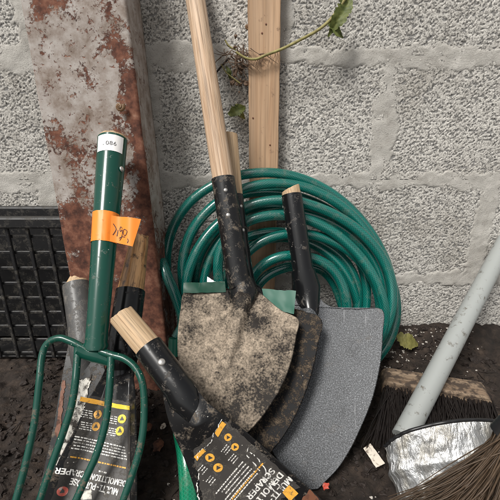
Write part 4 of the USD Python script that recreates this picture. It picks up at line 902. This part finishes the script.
# ------------------------------------------------------------------ weed on the wall
def ribbon_leaf(pts, widths, n_, curl=0.0, teeth=0.0, seed=0):
    p = spline(pts, 26); w = np.interp(np.linspace(0, 1, 26), np.linspace(0, 1, len(widths)), widths); t = np.gradient(p, axis=0); t /= np.linalg.norm(t, axis=1, keepdims=True)
    n_ = np.asarray(n_, float); s = np.cross(t, n_); s /= np.linalg.norm(s, axis=1, keepdims=True); m = np.cross(s, t)
    r = np.random.RandomState(seed); V = []
    for j, u in enumerate(np.linspace(-1, 1, 9)):
        tooth = 1 + teeth * (r.rand(26) - 0.3) * abs(u); V.append(p + s * (u * w * tooth)[:, None] + m * ((abs(u) * curl * w) + 0.12 * w * (r.rand(26) - 0.5))[:, None])
    V = np.array(V).transpose(1, 0, 2); f = grid_faces(26, 9); v = V.reshape(-1, 3); return v, f, None, normals(v, f)
def weed():
    t = thing('weed', 'wilted weed with tangled roots and yellow green stem hanging on the wall', 'weed', at(238, 65, -0.03))
    Y0 = -0.036
    put(t, 'stem', tube(spline([at(x, y, Y0 - 0.006) for x, y in ((236, 52), (246, 58), (256, 59), (266, 55), (283, 48.5), (300, 40), (318, 30), (330, 20), (338, 10), (346, -3))], 60), np.linspace(0.0020, 0.0028, 60), 10, wob=0.3, seed=5), 'green_stem')
    put(t, 'stem', tube(spline([at(x, y, -0.02) for x, y in ((221, 64), (226, 72), (233, 78), (241, 84))], 20), np.linspace(0.0009, 0.0014, 20), 8), 'green_stem')
    put(t, 'stem', tube(spline([at(x, y, -0.02) for x, y in ((225, 40), (229, 46), (236, 50))], 16), np.linspace(0.0013, 0.0016, 16), 8), 'green_stem')
    put(t, 'dark_twig', tube(spline([at(x, y, -0.018) for x, y in ((214, 76), (220, 68), (229, 58))], 16), 0.0016, 8, wob=0.2), 'litter')
    r = random.Random(11); ms = []
    for i in range(50):
        a = np.array([r.gauss(238, 6), r.gauss(54, 5)]); L = r.uniform(6, 26); th = r.gauss(1.35, 0.6); q = [a]
        for k in range(4): th += r.gauss(0, 0.45); q.append(q[-1] + np.array([math.cos(th), math.sin(th)]) * L / 4)
        dd = r.uniform(-0.035, -0.008); ms.append(tube(spline([at(x, y, dd - (0.006 if x > 247 else 0) - r.uniform(0, .004)) if x < 246 else at(x, y, -0.033) for x, y in q], 10), np.linspace(r.uniform(0.0005, 0.0013), 0.0002, 10), 5))
    for i in range(14):
        x0 = r.uniform(255, 278); y0 = 59 - (x0 - 255) * 0.4; th = r.gauss(1.9, 0.4); q = [np.array([x0, y0])]
        for k in range(4): th += r.gauss(0, 0.4); q.append(q[-1] + np.array([math.cos(th), math.sin(th)]) * r.uniform(1.5, 4.5))
        ms.append(tube(spline([at(x, y, -0.032) for x, y in q], 8), np.linspace(0.0006, 0.0002, 8), 5))
    put(t, 'roots', join(ms), 'dry_root', kind='stuff')
    lumps = []
    for i in range(34):
        s = trimesh.creation.icosphere(2, r.uniform(0.0015, 0.0045)); s.vertices *= 1 + 1.3 * (noise(s.vertices * 400 + i * 5, i)[:, None] - 0.5); s.apply_translation(at(r.gauss(239, 4), r.gauss(58, 8) if i < 20 else r.gauss(84, 6), -0.010 - 0.012 * r.random())); lumps.append(tm(s, True))
    put(t, 'root_soil', join(lumps), 'dry_root', kind='stuff')
    N = (0, -1, 0.2)
    put(t, 'leaf', ribbon_leaf([at(350, -2, Y0), at(345, 8, Y0 - .006), at(338, 20, Y0 - .012), at(328, 37, Y0 - .004)], [0.004, 0.0115, 0.010, 0.001], N, 0.55, 0.5, 2), 'green_leaf')
    put(t, 'leaf', ribbon_leaf([at(334, 16, Y0), at(332, 24, Y0 - .006), at(338, 33, Y0 - .010), at(343, 38, Y0)], [0.003, 0.007, 0.005, 0.001], N, 0.5, 0.5, 3), 'green_leaf')
    put(t, 'leaf', ribbon_leaf([at(245, 107, -0.01), at(240, 109, -.018), at(234, 112, -.02), at(228, 114, -.01)], [0.002, 0.008, 0.009, 0.001], N, 0.4, 0.5, 4), 'green_leaf')
    put(t, 'leaf', ribbon_leaf([at(236, 104, -0.01), at(240, 113, -.018), at(245, 119, -.01)], [0.002, 0.006, 0.001], N, 0.4, 0.5, 5), 'dead_leaf')
    put(t, 'leaf', ribbon_leaf([at(226, 66, -0.012), at(229, 72, -.02), at(230, 79, -.012)], [0.001, 0.004, 0.001], N, 0.3, 0.4, 6), 'green_leaf')
weed()

# ------------------------------------------------------------------ push broom, pole with sleeve, straw broom
def push_broom():
    t = thing('push_broom', 'worn wooden push broom head with dark bristles lying on the soil', 'broom', atz(420, 392, 0))
    a, b = atz(380, 386, 0.036), atz(492, 404, 0.036); ax = (b - a) / np.linalg.norm(b - a); fw = np.array([ax[1], -ax[0], 0]); fw /= np.linalg.norm(fw)
    if fw[1] > 0: fw = -fw
    up = np.array([0, 0, 1.0]); L = np.linalg.norm(b - a)
    from shapely.geometry import box as sbox
    prof = sbox(0.012, -0.0145, L, 0.0145).buffer(0.012, quad_segs=8).buffer(-0.0001)
    m = trimesh.creation.extrude_polygon(sbox(0.016, -0.003, L - 0.016, 0.003).buffer(0.0135, quad_segs=10), 0.042)
    m = m.subdivide_to_size(0.01)
    v = np.array(m.vertices); v[:, 1] *= 1 + 0.05 * (noise(v * 60, 2) - .5)
    v3 = a + v[:, :1] * ax + v[:, 1:2] * up + (0.010 - v[:, 2:3]) * fw
    f = np.array(m.faces); rest = np.column_stack([v[:, 1], v[:, 2], v[:, 0]]); vv = v3[f].reshape(-1, 3); rr = rest[f].reshape(-1, 3); ff = np.arange(len(vv)).reshape(-1, 3); n = normals(vv, ff)
    if np.sum(n * (vv - vv.mean(0))) < 0: ff = ff[:, ::-1]; n = -n
    put(t, 'board', (vv, ff, rr, n), 'broom_wood')
    r = random.Random(5); ms = []
    for i in range(620):
        s = r.uniform(0.004, L); h = r.uniform(-0.011, 0.012); p0 = a + ax * s + up * h + fw * 0.008; ln = r.uniform(0.075, 0.115); sp = r.gauss(-0.08, 0.16)
        d_ = fw + ax * sp + up * r.gauss(-0.26, 0.05); p2 = p0 + d_ * ln; p2[2] = max(p2[2], 0.006 + r.random() * 0.012); p1 = p0 + (p2 - p0) * 0.5 + up * r.gauss(0.002, 0.002)
        ms.append(tube(spline([p0, p1, p2], 6), np.linspace(0.0011, 0.0007, 6), 5))
    put(t, 'bristles', join(ms), 'dark_bristle', kind='stuff')
push_broom()

def pole():
    t = thing('foil_sleeved_pole', 'pale grey round pole ending in a crumpled silver foil sleeve at right', 'pole', atz(440, 500, 0))
    a, b = at(403, 438, -0.330), at(500, 252, -0.035); 
    put(t, 'shaft', tube(a + (b - a) * np.linspace(0, 1.15, 60)[:, None], 0.0168, 28, wob=0.01, seed=7), 'grey_pole')
    # flared sleeve lying back like the tools, its top rim towards the wall
    c0 = at(447, 437, -0.372); axd = np.array([0.03, -0.66, -0.75]); axd /= np.linalg.norm(axd); a1 = np.array([1.0, 0, 0]) - axd * axd[0]; a1 /= np.linalg.norm(a1); b1 = np.cross(axd, a1)
    k = mpp(c0); th = np.linspace(0, 2 * np.pi, 121)
    ln = np.linspace(0, 0.135, 90); R0 = 61 * k
    rad = np.interp(ln, [0, 0.006, 0.026, 0.036, 0.045, 0.07, 0.135], [R0 * 0.99, R0 * 1.0, R0 * 0.99, R0 * 1.03, R0 * 0.97, R0 * 0.93, R0 * 0.78])
    T, Ln = np.meshgrid(th, ln); q = np.stack([np.cos(T) * 3, np.sin(T) * 3, Ln * 30], -1)
    R = rad[:, None] + 0.010 * (fbm(q * [2.2, 2.2, 0.9], 4, 3) - 0.5) + 0.006 * (np.abs(fbm(q * [5, 5, 1.4], 3, 8) - 0.5) * 2 - 0.3)
    skew = 0.006 * (1 - np.cos(T)) / 2 - 0.026 * np.sin(T)
    V = c0 + axd * 1.0 * (Ln + skew * np.clip(1 - Ln / 0.13, 0, 1))[..., None] + a1 * (R * np.cos(T))[..., None] + b1 * (R * np.sin(T) * 0.62)[..., None]
    f = grid_faces(90, 121); v = V.reshape(-1, 3); n = normals(v, f)
    if np.sum(n * (v - c0 - axd * 0.06)) < 0: f = f[:, ::-1]; n = -n
    rest = np.stack([R * np.cos(T), R * np.sin(T), Ln], -1).reshape(-1, 3)
    put(t, 'foil_sleeve', (v, f, rest, n), 'foil')
    put(t, 'rim', tube(V[0][:-1].tolist() + [V[0][0].tolist()], 0.0022, 8), 'black_rubber')
    e = np.arange(120); cv = np.vstack([V[0][:-1] + axd * 0.004, [V[0][:-1].mean(0) + axd * 0.010]]); cf = np.stack([e, (e + 1) % 120, np.full(120, 120)], 1); cn = normals(cv, cf)
    if cn.mean(0) @ axd > 0: cf = cf[:, ::-1]; cn = -cn
    put(t, 'sleeve_lid', (cv, cf, None, cn), 'black_rubber')
pole()

def straw_broom():
    t = thing('straw_broom', 'straw broom head lying in front of the silver foil sleeve at lower right', 'broom', atz(455, 500, 0))
    r = random.Random(9); ms = []
    root = np.array([512.0, 432.0])
    for i in range(330):
        if r.random() < 0.5: u = r.random() ** 0.9; e = np.array([387 + 75 * u + r.gauss(0, 3), 496 + 12 * u + abs(r.gauss(0, 9))])
        else: e = np.array([r.uniform(415, 490), r.uniform(510, 540)])
        s = root + np.array([r.gauss(0, 4), r.gauss(3, 7)]); z0, z1 = r.uniform(0.135, 0.185), r.uniform(0.075, 0.13)
        sag = r.gauss(0, 4.5); m_ = (s + e) / 2 + np.array([sag * 0.3, 9 + sag])
        P = spline([atz(*s, z0), atz(*m_, (z0 + z1) / 2 + 0.01), atz(*e, z1)], 9)
        ms.append(tube(P, np.linspace(0.0011, 0.0003, 9) * r.uniform(0.5, 1.2), 5))
    put(t, 'bristles', join(ms), 'straw', kind='stuff')
    p0, p1 = atz(507, 439, 0.16), atz(518, 427, 0.175)
    put(t, 'binding', tube(spline([p0, p1], 10), [0.018, 0.0185, 0.018, 0.0185, 0.018, 0.0185, 0.018, 0.0185, 0.018, 0.017], 20), 'black_rubber')
    put(t, 'handle', tube(spline([p1, at(650, 362, -0.25)], 20), 0.013, 20), 'ash_wood')
straw_broom()

# ------------------------------------------------------------------ small things on the ground
def flat_piece(name, quad, z, thick, mat, label, cat, jag=0.0012):
    P = [atz(x, y, zz) for (x, y), zz in zip(quad, z)]; P = np.array(P); n_ = np.cross(P[1] - P[0], P[2] - P[0]); n_ /= np.linalg.norm(n_); n_ = n_ if n_[2] > 0 else -n_
    u, w = np.meshgrid(np.linspace(0, 1, 16), np.linspace(0, 1, 16)); u, w = u.ravel()[:, None], w.ravel()[:, None]
    v = (P[0] * (1 - u) + P[1] * u) * (1 - w) + (P[3] * (1 - u) + P[2] * u) * w
    v = v + n_ * (0.0025 * (fbm(v * 90, 2, 4)[:, None] - .5)) + jag * (np.stack([noise(v * 330, 5), noise(v * 330, 6), 0 * v[:, 0]], 1) - [.5, .5, 0])
    f = grid_faces(16, 16); n = normals(v, f)
    if n.mean(0) @ n_ < 0: f = f[:, ::-1]; n = -n
    put(None, name, join([(v, f, None, n), (v - n_ * thick, f[:, ::-1], None, -n)]), mat, label, cat)
flat_piece('card_tag', ((363.5, 448), (370.5, 443.5), (385, 463), (376, 467.5)), (0.012, 0.016, 0.016, 0.012), 0.0008, 'tag_card', 'stained cream card tag lying on the soil below the grey blade', 'tag')
flat_piece('red_scrap', ((322, 484), (328, 482), (329, 489), (323, 490.5)), (0.012, 0.016, 0.014, 0.012), 0.0015, 'label_red', 'tiny red and white scrap at the tip of the grey blade', 'scrap', 0.004)
def leaf_on_ground():
    p = lambda x, y, z: atz(x, y, z)
    m = ribbon_leaf([at(398, 334, -0.075), at(403, 339, -0.082), at(410, 342, -0.085), at(418, 345, -0.08)], [0.006, 0.013, 0.015, 0.003], (0, -0.75, 0.65), 0.15, 0.4, 8)
    put(None, 'fallen_leaf', m, 'dead_leaf', 'olive yellow fallen leaf at the wall foot beside the hose', 'leaf')
leaf_on_ground()
def scatter():
    r = np.random.RandomState(3); ms = []
    base = [trimesh.creation.icosphere(1, 1.0) for _ in range(1)][0]
    def chip(x, y, s, fl):
        v = np.array(base.vertices) * (0.6 + 0.8 * r.rand(len(base.vertices), 1)) * [1, r.uniform(.4, 1), fl] * s
        a = r.rand() * 6.3; c_, s_ = math.cos(a), math.sin(a); v = v @ np.array([[c_, -s_, 0], [s_, c_, 0], [0, 0, 1]]).T
        th = r.randn() * 0.4; v = v @ np.array([[1, 0, 0], [0, math.cos(th), -math.sin(th)], [0, math.sin(th), math.cos(th)]]).T
        z = ground_z(np.array([x]), np.array([y]))[0]
        return tm(trimesh.Trimesh(v + [x, y, z + s * fl * 0.4], base.faces, process=False))
    for i in range(4200):
        ms.append(chip(r.uniform(-0.45, 0.5), r.uniform(-0.52, -0.01), r.gamma(1.6, 0.0013) + 0.0009, r.uniform(0.2, 0.7)))
    for i in range(260):
        ms.append(chip(r.uniform(-0.5, 0.5), r.uniform(-0.52, -0.01), r.uniform(0.003, 0.0085), r.uniform(0.3, 0.8)))
    for i in range(600):
        x, y = r.uniform(-0.4, 0.5), r.uniform(-0.52, -0.02); z = ground_z(np.array([x]), np.array([y]))[0] + 0.003; a = r.rand() * 6.3; L = r.uniform(0.006, 0.03)
        d_ = np.array([math.cos(a), math.sin(a), r.randn() * .15]) * L; ms.append(tube(spline([np.array([x, y, z]), np.array([x, y, z]) + d_ * .5 + [0, 0, .002 * r.randn()], np.array([x, y, z]) + d_], 5), np.linspace(0.0011, 0.0005, 5), 5))
    put(None, 'litter', join(ms), 'litter', 'dark chips and twigs strewn over the soil', 'litter', kind='stuff')
    ms = []
    for i in range(420):
        if i < 260: x, y = r.normal(0.31, 0.07), -0.02 - abs(r.normal(0, 0.055))
        else: x, y = r.uniform(-0.35, 0.5), r.uniform(-0.5, -0.02)
        ms.append(chip(x, y, r.gamma(2, 0.00035) + 0.0007, 0.8))
    put(None, 'grit', join(ms), 'grit', 'pale grit and crumbs of mortar along the wall foot', 'grit', kind='stuff')
    # a few larger reddish flakes between fork and front shovel
    for x, y, s, l in ((158, 445, 0.011, 'rust brown flake of bark lying between the fork and front shovel'), (148, 427, 0.008, 'small reddish flake beside the rightmost fork tine'), (163, 426, 0.006, 'pale small stone beside the neck of the front shovel')):
        p = atz(x, y, 0.008); v = np.array(base.vertices) * (0.7 + 0.6 * r.rand(len(base.vertices), 1)) * [0.7, 1, 0.3] * s
        put(None, 'flake', tm(trimesh.Trimesh(v + p, base.faces, process=False)), 'rusty_edge' if s > 0.007 else 'tag_card', l, 'flake')
scatter()
